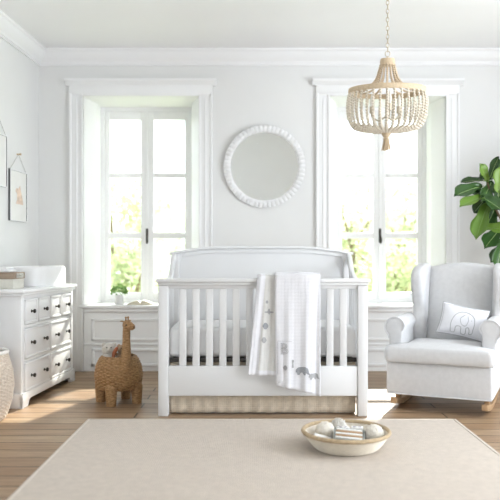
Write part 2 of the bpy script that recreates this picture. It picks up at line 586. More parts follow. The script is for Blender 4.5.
def make_window(i, side, cx):
    w = thing('window_%d' % i, 'tall white French casement window %s of the mirror' % side, 'window', (cx, YB, 0), kind='structure')
    # casing: flat boards, header with cap
    m = MB()
    for s in (-1, 1):
        a, b = sorted((s * OPW, s * 0.672))
        m.box(a, b, -0.024, 0.02, 0, TOP + 0.02, 0.004)
        a, b = sorted((s * (OPW + 0.0), s * (OPW + 0.022)))
        m.box(a, b, -0.038, 0.0, 0.0, TOP + 0.022, 0.006)
        a, b = sorted((s * 0.655, s * 0.676))
        m.box(a, b, -0.036, 0.0, 0, TOP + 0.03, 0.005)
        a, b = sorted((s * (OPW + 0.055), s * (OPW + 0.07)))
        m.box(a, b, -0.031, 0.0, 0.2, TOP - 0.02, 0.003)
    m.box(-OPW, OPW, -0.038, 0.0, TOP, TOP + 0.022, 0.006)
    m.box(-0.676, 0.676, -0.028, 0.0, TOP + 0.02, TOP + 0.12, 0.004)
    prof = [(0, TOP + 0.105), (-0.032, TOP + 0.105), (-0.04, TOP + 0.118), (-0.062, TOP + 0.135), (-0.07, TOP + 0.14), (-0.07, TOP + 0.16), (0, TOP + 0.16)]
    m.prism(prof, 'x', -0.712, 0.712)
    m.build('casing', M['trim'], w, angle=25)
    # splayed reveal, then straight to the sash
    m = MB()
    A, B = 0.002, 0.19
    o0, o1 = OPW, 0.462
    t0, t1 = TOP, TOP - 0.018
    for s in (-1, 1):
        m.prism([(s * o0, A), (s * o1, B), (s * o1, WT - 0.02), (s * (o0 + 0.002), WT - 0.02)], 'z', SILL, TOP)
    m.prism([(A, t0), (B, t1), (WT - 0.02, t1), (WT - 0.02, t0 + 0.002)], 'x', -o0, o0)
    m.build('reveal', M['trim'], w, angle=20)
    # sill board
    m = MB()
    m.box(-OPW - 0.03, OPW + 0.03, -0.05, 0.01, SILL - 0.028, SILL, 0.006)
    m.box(-OPW, OPW, 0.0, WT - 0.0, SILL - 0.028, SILL, 0.0)
    m.build('window_sill', M['trim'], w, angle=25)
    # apron: two framed panels
    m = MB()
    m.box(-OPW, OPW, -0.004, 0.014, 0.0, SILL - 0.028)
    for (za, zb) in ((0.285, 0.50), (0.045, 0.215)):
        pw = 0.47
        t = 0.028
        m.box(-pw, pw, -0.018, 0, zb - t, zb, 0.007)
        m.box(-pw, pw, -0.018, 0, za, za + t, 0.007)
        for s in (-1, 1):
            a, b = sorted((s * pw, s * (pw - t)))
            m.box(a, b, -0.018, 0, za, zb, 0.007)
    m.box(-OPW, OPW, -0.014, 0.0, 0.245, 0.26, 0.004)
    m.box(-OPW, OPW, -0.03, 0.0, SILL - 0.065, SILL - 0.028, 0.01)
    m.build('apron_panel', M['trim'], w, angle=25)
    # frame and the two casements
    yy0, yy1 = 0.375, 0.43
    m = MB()
    for s in (-1, 1):
        a, b = sorted((s * 0.425, s * 0.49))
        m.box(a, b, yy0, yy1, SILL, TOP + 0.02, 0.005)
    m.box(-0.428, 0.428, yy0 + 0.0015, yy1 - 0.0015, TOP - 0.058, TOP + 0.02, 0.003)
    m.box(-0.428, 0.428, yy0 + 0.0015, yy1 - 0.0015, SILL, SILL + 0.03, 0.003)
    m.build('frame', M['sash'], w, angle=25)
    zb, zt = 0.655, 2.537
    g0, g1 = 0.725, 2.456
    for s in (-1, 1):
        m = MB()
        def bx(xa, xb, za, zb_, y0=0.385, y1=0.425, bv=0.005):
            a, b = sorted((s * xa, s * xb))
            m.box(a, b, y0, y1, za, zb_, bv)
        bx(0.002, 0.064, zb, zt)
        bx(0.377, 0.425, zb, zt)
        bx(0.064, 0.377, zb, g0)
        bx(0.064, 0.377, g1, zt)
        bx(0.064, 0.377, 1.875, 1.92)
        bx(0.064, 0.377, 1.265, 1.325)
        sash = m.build('sash', M['sash'], w, angle=25)
        for (za, zc) in ((g0, 1.265), (1.325, 1.875), (1.92, g1)):
            m2 = MB()
            a, b = sorted((s * 0.06, s * 0.381))
            m2.box(a, b, 0.403, 0.407, za - 0.004, zc + 0.004)
            m2.build('pane', M['glass'], sash, smooth=False)
    m = MB()
    m.box(-0.012, 0.012, 0.365, 0.386, 1.225, 1.365, 0.004)
    m.box(-0.008, 0.008, 0.355, 0.372, 1.285, 1.305, 0.003)
    m.tube(smooth([(0, 0.352, 1.295), (0.003, 0.345, 1.27), (0.004, 0.345, 1.235), (0.002, 0.349, 1.215)], 5), lambda t: 0.0085 + 0.004 * math.sin(t * PI), 8)
    tag(m.build('handle', M['dark_metal'], w), 'dark bronze lever handle')
    m = MB()
    m.box(-0.016, 0.016, 0.372, 0.386, zb, zt, 0.004)
    m.build('cover_strip', M['sash'], w, angle=25)
    return w
make_window(1, 'left', WINC[0])
make_window(2, 'right', WINC[1])

# unseen eave added to keep high sun out of the room
m = MB()
m.box(-4, 5, YB + WT, YB + WT + 1.55, 2.98, 3.1)
m.box(-4, 5, YB + WT + 1.52, YB + WT + 1.6, 2.94, 3.12)
tag(m.build('sun_blocker', M['stucco'], smooth=False), 'added unseen eave blocking sun above the windows', 'sun_blocker', kind='structure')

# ------------------------------------------------------------------ outside: lawn and trees
m = MB()
m.box(-40, 40, YB + WT, 60, -0.7, -0.4)
tag(m.build('ground', M['lawn'], smooth=False), 'sunlit lawn outside the windows', 'ground', kind='structure')

def garden_plant(name, label, cat, x, y, h, w, n, seed, trunk_h=0.5, group=None):
    rnd = random.Random(seed)
    t = thing(name, label, cat, (x, y, -0.4), group=group)
    m = MB()
    m.tube([(0, 0, -0.02), (0.03, 0.01, h * 0.3), (-0.02, 0, h * 0.7)], lambda q: 0.07 * (1 - 0.6 * q), 8)
    for k in range(5):
        a = k * 1.3 + seed
        m.tube([(0, 0, h * (0.22 + 0.09 * k)), (0.25 * w * math.cos(a), 0.25 * w * math.sin(a), h * (0.4 + 0.09 * k)), (0.42 * w * math.cos(a), 0.42 * w * math.sin(a), h * (0.5 + 0.09 * k))], lambda q: 0.03 * (1 - 0.7 * q), 6)
    m.build('trunk', M['bark'], t)
    blobs = []
    for k in range(15):
        a = rnd.uniform(0, 2 * PI)
        rr = rnd.uniform(0, 0.34) * w
        blobs.append((rr * math.cos(a), rr * math.sin(a), rnd.uniform(trunk_h, h * 0.86), rnd.uniform(0.18, 0.30) * w))
    m = MB()
    for k in range(n):
        bx, by, bz, br = rnd.choice(blobs)
        d = Vector((rnd.gauss(0, 1), rnd.gauss(0, 1), rnd.gauss(0, 1))).normalized()
        c = Vector((bx, by, bz)) + d * br * rnd.uniform(0.5, 1.05)
        u = Vector((rnd.gauss(0, 1), rnd.gauss(0, 1), rnd.gauss(0, 0.6))).normalized()
        v = u.cross(d).normalized() if abs(u.dot(d)) < 0.98 else u.orthogonal().normalized()
        L = rnd.uniform(0.07, 0.13)
        W = L * 0.3
        up = u.cross(v) * (L * 0.12)
        m.add([c - u * L * .5, c + v * W + up * .3, c + u * L * .5, c - v * W + up * .3], [(0, 1, 2, 3)])
    m.build('foliage', M['garden_leaf'], t, recalc=False, smooth=False)
    return t
spec = [
    ('garden_tree', 'pale green tree outside left window, behind its left casement', 'tree', -2.3, 11.6, 3.1, 2.2, 4200),
    ('garden_tree', 'pale green tree outside left window, behind its right casement', 'tree', -1.55, 14.3, 3.2, 2.1, 4200),
    ('garden_tree', 'pale leafy tree outside right window, behind its left casement', 'tree', 1.75, 11.8, 3.0, 2.0, 4000),
    ('garden_tree', 'pale leafy tree outside right window, behind its right casement', 'tree', 3.2, 14.3, 3.4, 2.1, 4000),
    ('garden_shrub', 'low sunlit shrub outside left window below its handle', 'shrub', -1.7, 10.2, 1.9, 1.6, 2600),
    ('garden_shrub', 'low sunlit shrub outside right window below its handle', 'shrub', 2.15, 10.3, 1.8, 1.7, 2800),
]
for k, (nm, lb, ct_, x, y, h, w, n) in enumerate(spec):
    garden_plant(nm, lb, ct_, x, y, h, w, n, 11 + k, 0.5 if 'tree' in nm else 0.3, group='trees in the garden' if 'tree' in nm else 'shrubs in the garden')

# ------------------------------------------------------------------ rug
m = MB()
m.box(-1.063, 1.347, 2.1, 4.563, 0.0, 0.012, 0.004)
rug = m.build('rug', M['rug'], smooth=False)
tag(rug, 'large plain beige wool rug in front of the crib', 'rug')
m = MB()
for (a, b, c, d) in ((-1.066, -1.046, 2.1, 4.566), (1.33, 1.35, 2.1, 4.566), (-1.066, 1.35, 4.546, 4.566)):
    m.box(a, b, c, d, 0.0, 0.0145, 0.004)
m.build('binding', M['rug_edge'], rug)

# ------------------------------------------------------------------ crib
CX, CF, CB = 0.088, 4.69, 5.45
crib = thing('crib', 'white wooden crib with arched solid headboard and slatted front', 'crib', (CX, CF, 0))
HW = 0.708
DEP = CB - CF
for s in (-1, 1):
    m = MB()
    a, b = sorted((s * HW, s * (HW - 0.068)))
    m.box(a, b, 0.0, 0.07, 0.0, 0.885, 0.006)
    m.build('leg', M['crib_paint'], crib, angle=25)
    m = MB()
    a, b = sorted((s * (HW - 0.012), s * (HW - 0.07)))
    m.box(a, b, DEP - 0.06, DEP, 0.0, 1.10, 0.006)
    m.build('leg', M['crib_paint'], crib, angle=25)
m = MB()
m.box(-HW - 0.016, HW + 0.016, -0.022, 0.088, 0.905, 0.930, 0.008)
m.box(-HW - 0.004, HW + 0.004, -0.010, 0.076, 0.886, 0.905, 0.006)
m.build('cap_rail', M['crib_paint'], crib, angle=25)
m = MB()
m.box(-HW + 0.068, HW - 0.068, 0.012, 0.058, 0.862, 0.888, 0.004)
m.build('top_rail', M['crib_paint'], crib, angle=25)
m = MB()
m.box(-HW + 0.068, HW - 0.068, 0.008, 0.058, 0.137, 0.338, 0.006)
m.build('bottom_rail', M['crib_paint'], crib, angle=25)
inner = HW - 0.068
pitch = 2 * inner / 13.55
for k in range(13):
    x = -inner + 0.5 * pitch * 1.05 + (k + 0.5) * (2 * inner - 1.05 * pitch) / 13
    m = MB()
    m.box(x - 0.0245, x + 0.0245, 0.022, 0.046, 0.335, 0.865, 0.005)
    m.build('slat', M['crib_paint'], crib, angle=25)
# headboard: arched outline
def arch_z(x):
    t = abs(x) / 0.70
    return 1.158 - 0.045 * max(0.0, (t - 0.45) / 0.55) ** 1.6
def arch_strip(x0_, x1_, zlo, dz, y0, y1, name, parent, bev=0.005):
    top = [(lerp(x0_, x1_, i / 24), arch_z(lerp(x0_, x1_, i / 24)) + dz) for i in range(25)]
    if callable(zlo):
        bot = [(x, zlo(x)) for x, _ in top]
    else:
        bot = [(x0_, zlo), (x1_, zlo)]
    m = MB()
    m.prism(top + bot[::-1], 'y', y0, y1, bev)
    return m.build(name, M['crib_paint'], parent, angle=25)
hb = arch_strip(-0.70, 0.70, 0.20, -0.012, DEP - 0.035, DEP - 0.005, 'headboard', crib)
arch_strip(-0.715, 0.715, lambda x: arch_z(x) - 0.016, 0.004, DEP - 0.06, DEP + 0.012, 'headboard_cap', hb, 0.006)
arch_strip(-0.655, 0.655, lambda x: arch_z(x) - 0.05, -0.016, DEP - 0.044, DEP - 0.03, 'headboard_moulding', hb, 0.004)
for s in (-1, 1):      # tapering uprights of the headboard
    m = MB()
    pts = smooth([(s * 0.62, arch_z(0.64) - 0.03, 0), (s * 0.632, 1.04, 0), (s * 0.652, 0.96, 0), (s * 0.662, 0.86, 0)], 5)
    poly = [(p.x, p.y) for p in pts] + [(s * 0.662, 0.25), (s * 0.70, 0.25), (s * 0.70, arch_z(0.7) - 0.03)]
    m.prism(poly, 'y', DEP - 0.055, DEP - 0.03, 0.005)
    m.build('headboard_upright', M['crib_paint'], hb, angle=25)
for s in (-1, 1):      # sides: swooping top rail, slats and bottom rail
    a, b = sorted((s * (HW - 0.012), s * (HW - 0.046)))
    top = smooth([(0.03, 0.915, 0), (0.2, 0.917, 0), (0.38, 0.93, 0), (0.53, 0.975, 0), (0.62, 1.06, 0), (0.70, 1.105, 0), (DEP - 0.01, 1.108, 0)], 6)
    poly = [(p.x, p.y) for p in top] + [(p.x, p.y - 0.07) for p in top][::-1]
    m = MB()
    m.prism(poly, 'x', a, b, 0.006)
    m.build('side_rail', M['crib_paint'], crib, angle=25)
    m = MB()
    m.box(a, b, 0.05, DEP - 0.03, 0.137, 0.338, 0.005)
    m.build('side_bottom_rail', M['crib_paint'], crib, angle=25)
    for k in range(6):
        y = 0.13 + k * 0.093
        zt = min((p for p in top), key=lambda p: abs(p.x - y)).y - 0.04
        m = MB()
        m.box(a + 0.006, b - 0.006, y - 0.022, y + 0.022, 0.335, zt, 0.004)
        m.build('slat', M['crib_paint'], crib, angle=25)
m = MB()
for k in range(9):
    x = lerp(-0.6, 0.6, k / 8)
    m.box(x - 0.02, x + 0.02, 0.065, DEP - 0.065, 0.372, 0.385, 0.003)
for y in (0.062, DEP - 0.09):
    m.box(-0.662, 0.662, y, y + 0.025, 0.36, 0.388, 0.003)
tag(m.build('mattress_support', M['dark_metal'], crib), 'dark metal mattress support frame')

mat = MB()
mat.box(-0.645, 0.645, 0.068, DEP - 0.075, 0.390, 0.595, 0.035, 5)
mt = mat.build('mattress', M['sheet'], loc=(CX, CF, 0))
tag(mt, 'white sheeted crib mattress lying inside the crib', 'mattress')

# skirt: pleated linen hanging from under the mattress
m = MB()
def skirt(u, v):
    x = lerp(-0.632, 0.632, u)
    z = lerp(0.355, 0.012, v)
    y = 0.078 + 0.004 * math.sin(u * 90) * v + 0.003 * math.sin(u * 31 + 1) * v - 0.012 * v
    return (x, y, z)
m.grid(skirt, 160, 12)
for s in (-1, 1):
    m.grid(lambda u, v: (s * 0.632 + 0.003 * math.sin(u * 40) * v, lerp(0.078, DEP - 0.08, u), lerp(0.355, 0.012, v)), 60, 8)
m.grid(lambda u, v: (lerp(-0.632, 0.632, u), lerp(0.078, DEP - 0.08, v), 0.356), 12, 6)
sk = m.build('crib_skirt', M['skirt'], loc=(CX, CF, 0), solid=0.004, recalc=False)
tag(sk, 'beige linen crib skirt hanging below the bottom rail', 'crib skirt')

# ------------------------------------------------------------------ quilt over the crib front
QF = CF - 0.022       # front of the cap rail
QB = CF + 0.088
QT = 0.931
def q_layer(s):
    # plan: s 0..1 left panel, fold, right panel -> (x at top, x at bottom, layer offset, zend)
    keys = [
        (0.00, 0.052, -0.013, 0.010, 0.285),
        (0.06, 0.075, 0.012, 0.020, 0.284),
        (0.20, 0.125, 0.085, 0.008, 0.282),
        (0.34, 0.19, 0.165, 0.010, 0.278),
        (0.43, 0.245, 0.245, 0.012, 0.272),
        (0.455, 0.254, 0.254, 0.018, 0.266),
        (0.48, 0.245, 0.245, 0.025, 0.26),
        (0.54, 0.19, 0.193, 0.030, 0.232),
        (0.565, 0.168, 0.174, 0.034, 0.222),
        (0.59, 0.178, 0.184, 0.040, 0.216),
        (0.70, 0.265, 0.270, 0.038, 0.195),
        (0.80, 0.34, 0.345, 0.046, 0.180),
        (0.90, 0.41, 0.415, 0.040, 0.162),
        (1.00, 0.468, 0.470, 0.030, 0.146),
    ]
    for a, b in zip(keys, keys[1:]):
        if s <= b[0] + 1e-9:
            t = (s - a[0]) / (b[0] - a[0])
            t2 = t * t * (3 - 2 * t) if False else t
            return [lerp(a[i], b[i], t2) for i in range(1, 5)]
    return list(keys[-1][1:])
BACK = 0.30
def q_point(s, d):
    # d: length along the drape measured from the top front edge; negative goes over and behind
    xt, xb, off, ze = q_layer(s)
    H = QT - ze
    r = 0.02
    base = 0.008 + off
    if d >= 0:
        t = min(1, d / H)
        x = lerp(xt, xb, t)
        wav = 0.009 * math.sin(s * 37 + 0.7 + t * 0.8) * t ** 0.7 + 0.0025 * math.sin(s * 83 + t * 2) * t
        return (x, QF - base - wav - 0.006 * t, QT + 0.004 + base * 0.5 - d - base * 0.5 * t)
    e = -d
    Wt = QB - QF
    k = 0.03
    if e < Wt + 2 * k:
        a = e / (Wt + 2 * k)
        y = QF - base + a * (Wt + 2 * base)
        z = QT + 0.004 + base * 0.5 + 0.012 * math.sin(a * PI)
        return (xt, y, z)
    f = e - (Wt + 2 * k)
    return (xt - 0.0 * f, QB + base, QT + 0.004 + base * 0.5 - f)
m = MB()
NU, NV = 150, 70
def q_fn(u, v):
    ze = q_layer(u)[3]
    d = lerp(-(QB - QF) - 0.06 - BACK, QT - ze, v)
    return q_point(u, d)
def q_mat(u, v):
    if v > 0.975 or u < 0.008 or u > 0.992:
        return 2
    if 0.14 < u < 0.40:
        return 1
    return 0
m.grid(q_fn, NU, NV, mfn=q_mat)
quilt = m.build('baby_quilt', [M['quilt'], M['quilt_strip'], M['quilt']], solid=0.006, recalc=False)
tag(quilt, 'white patchwork baby quilt with grey animals draped over crib front', 'quilt')
def q_surface(x, z, right=True):
    # find s on the wanted panel with x at that height
    best = None
    lo, hi = (0.59, 1.0) if right else (0.0, 0.43)
    for k in range(400):
        s = lerp(lo, hi, k / 399)
        xt, xb, off, ze = q_layer(s)
        t = min(1, max(0, (QT - z) / (QT - ze)))
        dx = abs(lerp(xt, xb, t) - x)
        if best is None or dx < best[0]:
            best = (dx, s)
    p = q_point(best[1], QT - z)
    return p[1] - 0.006
def applique(name, cx, cz, poly, mat, label=None, right=True, sc=1.0):
    m = MB()
    pts = []
    for (p, q) in zip(poly, poly[1:] + poly[:1]):
        for k in range(3):
            pts.append((cx + lerp(p[0], q[0], k / 3) * sc, cz + lerp(p[1], q[1], k / 3) * sc))
    n = len(pts)
    vs, fs = [(cx, q_surface(cx, cz, right), cz)], []
    for j in range(1, 5):
        for x, z in pts:
            xx, zz = lerp(cx, x, j / 4), lerp(cz, z, j / 4)
            vs.append((xx, q_surface(xx, zz, right), zz))
    for i in range(n):
        k = (i + 1) % n
        fs.append((0, 1 + i, 1 + k))
        for j in range(3):
            fs.append((1 + j * n + i, 1 + (j + 1) * n + i, 1 + (j + 1) * n + k, 1 + j * n + k))
    m.add(vs, fs)
    o = m.build(name, mat, quilt, solid=0.002, recalc=False, smooth=False)
    if label: o['label'] = label
    return o
ELE = [(-0.034, -0.006), (-0.030, 0.010), (-0.018, 0.018), (0.0, 0.020), (0.014, 0.022), (0.022, 0.019), (0.030, 0.014), (0.034, 0.004), (0.037, -0.010), (0.043, -0.018), (0.039, -0.021), (0.031, -0.014), (0.027, -0.002), (0.020, -0.004), (0.019, -0.022), (0.010, -0.022), (0.008, -0.009), (-0.010, -0.009), (-0.013, -0.022), (-0.023, -0.022), (-0.025, -0.010)]
BIRD = [(-0.026, 0.004), (-0.008, 0.004), (-0.004, 0.020), (0.004, 0.020), (0.005, 0.004), (0.026, 0.002), (0.028, -0.006), (0.006, -0.006), (0.0, -0.018), (-0.006, -0.006), (-0.026, -0.004)]
BLOB = [(0.017 * math.cos(a * PI / 6) * (1.0 if a % 3 else 1.25), 0.024 * math.sin(a * PI / 6)) for a in range(12)]
def qp(px, py, s=149.6):
    return ((px - 250) / s, CAMZ - (py - 258) / s)
x, z = qp(301.5, 370); applique('elephant_applique', x, z, ELE, M['print_grey'], 'dark grey elephant patch', True, 1.25)
x, z = qp(313, 375.5); applique('elephant_applique', x, z, ELE, M['print_soft'], 'light grey elephant patch', True, 0.95)
x, z = qp(269, 312); applique('bird_applique', x, z, BIRD, M['print_soft'], 'grey bird patch', False, 1.1)
x, z = qp(265.5, 326); applique('animal_applique', x, z, BLOB, M['print_grey'], 'dark grey animal patch', False, 0.95)
x, z = qp(264, 340); applique('animal_applique', x, z, BLOB, M['print_soft'], 'pale grey animal patch', False, 0.85)
x, z = qp(267, 302); applique('leaf_applique', x, z, BLOB, M['print_soft'], None, False, 0.45)
x, z = qp(285, 367); applique('animal_applique', x, z, BLOB, M['print_soft'], 'small pale grey animal patch', True, 0.7)
x, z = qp(292.5, 363); applique('giraffe_applique', x, z, [(-0.006, -0.026), (-0.004, 0.0), (-0.006, 0.022), (0.0, 0.027), (0.008, 0.022), (0.004, 0.004), (0.006, -0.026)], M['print_soft'], None, True, 1.0)
# the outlined letter B
def stroke(pts, r, name, parent, mat, ysurf):
    m = MB()
    for run in pts:
        den = []
        for p, q in zip(run, run[1:]):
            den += [(lerp(p[0], q[0], k / 6), lerp(p[1], q[1], k / 6)) for k in range(6)]
        den.append(run[-1])
        m.tube([(x, ysurf(x, z), z) for x, z in den], r, 6)
    return m.build(name, mat, parent)
bx0, bz0 = qp(284.3, 348)
def B(*pp):
    return [(bx0 + x, bz0 + z) for x, z in pp]
def loopb(x0_, zc, rx, rz):
    return [(x0_, zc + rz)] + [(x0_ + rx * 0.45 + rx * 0.55 * math.cos(a), zc + rz * math.sin(a)) for a in [PI / 2 - PI * k / 8 for k in range(9)]] + [(x0_, zc - rz)]
letter = [B((-0.022, 0.035), (-0.022, -0.035)), B((-0.013, 0.029), (-0.013, -0.029)), B(*loopb(-0.026, 0.0175, 0.042, 0.0175)), B(*loopb(-0.026, -0.0175, 0.05, 0.0175)),
          B(*loopb(-0.010, 0.0175, 0.018, 0.009)), B(*loopb(-0.010, -0.0175, 0.024, 0.009))]
tag(stroke(letter, 0.0017, 'letter_applique', quilt, M['print_soft'], lambda x, z: q_surface(x, z, True)), 'outlined letter B')
# quilting lines: small stitched frame round the letter panel
fr = [B((-0.045, 0.05), (0.05, 0.05)), B((-0.045, -0.175), (-0.045, 0.05))]
stroke(fr, 0.0011, 'stitching', quilt, M['print_soft'], lambda x, z: q_surface(x, z, True))

# ------------------------------------------------------------------ mirror
mc = (0.137, YB, 1.932)
mir = thing('wall_mirror', 'round mirror with whitewashed beaded frame between the windows', 'mirror', (mc[0], mc[1] - 0.018, mc[2]), rot=(math.radians(2.6), 0, 0))
def ring_lathe(m, prof, seg, mod=None, mi=0):
    # lathe about the Y axis; prof of (radius, y)
    n = len(prof)
    vs, fs = [], []
    for j in range(n):
        for i in range(seg):
            a = 2 * PI * i / seg
            r, y = prof[j]
            if mod:
                r, y = mod(r, y, i, j, a)
            vs.append((r * math.cos(a), y, r * math.sin(a)))
    for j in range(n):
        for i in range(seg):
            k, l = (i + 1) % seg, (j + 1) % n
            fs.append((j * seg + i, j * seg + k, l * seg + k, l * seg + i))
    m.add(vs, fs, mi)
m = MB()
def scallop(r, y, i, j, a):
    k = abs(math.cos(a * 28))
    if j in (2, 3, 4):
        return r + (0.003 * k if j == 2 else 0), y - 0.005 * k
    return r, y
ring_lathe(m, [(0.318, -0.002), (0.383, -0.002), (0.383, -0.018), (0.35, -0.028), (0.328, -0.022), (0.318, -0.016)], 336, scallop)
m.build('frame', M['mirror_frame'], mir)
m = MB()
m.add([(0, -0.012, 0)] + [(0.322 * math.cos(2 * PI * i / 96), -0.012, 0.322 * math.sin(2 * PI * i / 96)) for i in range(96)], [(0, 1 + i, 1 + (i + 1) % 96) for i in range(96)])
m.build('mirror_glass', M['mirror'], mir, solid=0.004, smooth=False)

# ------------------------------------------------------------------ chandelier
chl = thing('chandelier', 'beaded basket chandelier with jute rim and tassel', 'chandelier', (1.0, 5.05, 0))
ZR, RR = 2.298, 0.275
m = MB()
m.lathe([(RR - 0.006, -0.018), (RR + 0.004, -0.018), (RR + 0.006, 0.0), (RR + 0.004, 0.018), (RR - 0.006, 0.018), (RR - 0.008, 0), (RR - 0.006, -0.018)], (0, 0, ZR), 64)
m.build('rim', M['jute'], chl)
m = MB()
m.lathe([(0.04, -0.022), (0.05, -0.022), (0.055, 0.0), (0.05, 0.024), (0.04, 0.024), (0.04, -0.022)], (0, 0, 2.505), 32)
m.build('crown_ring', M['jute'], chl)
def strand(path, r0, r1, name, mat, a):
    # beads along the path
    m = MB()
    P = [Vector(p) for p in path]
    acc = [0]
    for p, q in zip(P, P[1:]):
        acc.append(acc[-1] + (q - p).length)
    L = acc[-1]
    s = 0.0
    while True:
        t = s / L
        r = lerp(r0, r1, t) * random.uniform(0.9, 1.06)
        s += r
        if s > L:
            break
        i = max(k for k in range(len(acc)) if acc[k] <= s)
        i = min(i, len(P) - 2)
        p = P[i].lerp(P[i + 1], (s - acc[i]) / max(1e-6, acc[i + 1] - acc[i]))
        m.ball((p.x * math.cos(a), p.x * math.sin(a), p.z), r, 8, 6)
        s += r * 0.95
    return m.build(name, mat, chl)
low = smooth([(RR, 0, ZR - 0.015), (RR + 0.012, 0, 2.22), (RR + 0.008, 0, 2.14), (0.268, 0, 2.08), (0.235, 0, 2.035), (0.165, 0, 2.015), (0.09, 0, 2.01), (0.03, 0, 2.008)], 6)
NS = 36
for k in range(NS):
    path = low if k % 2 == 0 else low[:-7]
    strand(path, 0.0095, 0.0135, 'bead_strand', M['bead'], 2 * PI * k / NS)
upp = smooth([(0.05, 0, 2.49), (0.062, 0, 2.44), (0.085, 0, 2.38), (0.13, 0, 2.335), (0.20, 0, 2.312), (RR - 0.01, 0, 2.312)], 6)
for k in range(16):
    strand(upp, 0.0085, 0.0085, 'upper_bead_strand', M['bead_tan'], 2 * PI * (k + 0.5) / 16)
m = MB()
m.lathe([(0.0, 0.03), (0.02, 0.028), (0.034, 0.01), (0.034, -0.01), (0.02, -0.03), (0.0, -0.032)], (0, 0, 1.995), 20)
for k in range(30):
    a = k * 2.4
    r = 0.022 * math.sqrt((k + 0.5) / 30)
    m.tube([(r * 0.4 * math.cos(a), r * 0.4 * math.sin(a), 1.985), (r * math.cos(a), r * math.sin(a), 1.94), (1.7 * r * math.cos(a), 1.7 * r * math.sin(a), 1.872 + 0.006 * math.sin(k * 5))], 0.0036, 5)
m.tube([(0.022 * math.cos(2 * PI * k / 16), 0.022 * math.sin(2 * PI * k / 16), 1.955) for k in range(16)], 0.004, 6, closed=True)
m.build('tassel', M['jute'], chl)
m = MB()
m.tube([(0, 0, 2.54), (0, 0, 2.10)], 0.008, 8)
for k in range(3):
    a = k * 2.094 + 0.5
    c, s = math.cos(a), math.sin(a)
    m.tube(smooth([(0, 0, 2.12), (0.06 * c, 0.06 * s, 2.09), (0.11 * c, 0.11 * s, 2.12), (0.115 * c, 0.115 * s, 2.15)], 5), 0.006, 6)
    m.lathe([(0.012, 0), (0.017, 0.003), (0.017, 0.05), (0.012, 0.052)], (0.115 * c, 0.115 * s, 2.145), 12)
arm = m.build('lamp_holder', M['chain'], chl)
for k in range(3):
    a = k * 2.094 + 0.5
    m = MB()
    m.lathe([(0.0, 0.0), (0.011, 0.002), (0.013, 0.015), (0.017, 0.035), (0.012, 0.062), (0.004, 0.085), (0.0, 0.09)], (0.115 * math.cos(a), 0.115 * math.sin(a), 2.196), 12)
    m.build('bulb', M['bulb'], arm)
hook = Matrix.Translation((0, 0, 2.55)) @ Matrix.Rotation(math.radians(5), 4, 'X') @ Matrix.Translation((0, 0, -2.55))
for c in chl.children:      # the basket hangs a little forward on its loop
    c.matrix_local = Matrix.Translation((0, 0, -0.012)) @ hook
m = MB()
z = 2.535
m.tube([(0.018 * math.cos(2 * PI * k / 16), 0, z + 0.018 + 0.02 * math.sin(2 * PI * k / 16)) for k in range(16)], 0.0035, 6, closed=True)
z += 0.05
k = 0
while z < ZC - 0.06:
    pts = []
    for q in range(14):
        a = 2 * PI * q / 14
        u, v = 0.0105 * math.cos(a), 0.019 * math.sin(a)
        pts.append((u, 0.001, z + v) if k % 2 else (0.001, u, z + v))
    m.tube(pts, 0.003, 6, closed=True)
    z += 0.031
    k += 1
m.build('chain', M['chain'], chl)
m = MB()
m.lathe([(0.0, -0.06), (0.012, -0.058), (0.02, -0.03), (0.055, -0.015), (0.062, 0.0)], (0, 0, ZC), 24)
m.build('ceiling_canopy', M['chain'], chl)

# ------------------------------------------------------------------ dresser
DA = (-1.625, 4.94)      # near front corner of the body
dres = thing('dresser', 'white dresser with small and wide drawers along left wall', 'dresser', (DA[0], DA[1], 0), -TH)
# local: +y runs along the front towards the back wall, -x goes to the wall, front face at x = 0
LEN, DP, HT = 1.13, 0.435, 0.843
m = MB()
m.box(-DP, -0.012, 0.0, LEN, 0.08, HT - 0.025, 0.004)
m.box(-DP + 0.002, 0.0, 0.0, 0.05, 0.08, HT - 0.03, 0.004)
m.box(-DP + 0.002, 0.0, LEN - 0.05, LEN, 0.08, HT - 0.03, 0.004)
for (za, zb) in ((0.08, 0.10), (0.318, 0.338), (0.565, 0.585), (0.775, HT - 0.025)):
    m.box(-0.03, 0.0, 0.05, LEN - 0.05, za, zb, 0.002)
body = m.build('body', M['lacquer'], dres, angle=25)
m = MB()
m.box(-DP - 0.004, 0.03, -0.03, LEN + 0.03, HT - 0.026, HT, 0.008)
m.box(-DP, 0.018, -0.018, LEN + 0.018, HT - 0.045, HT - 0.026, 0.008)
m.build('top', M['lacquer'], dres, angle=25)
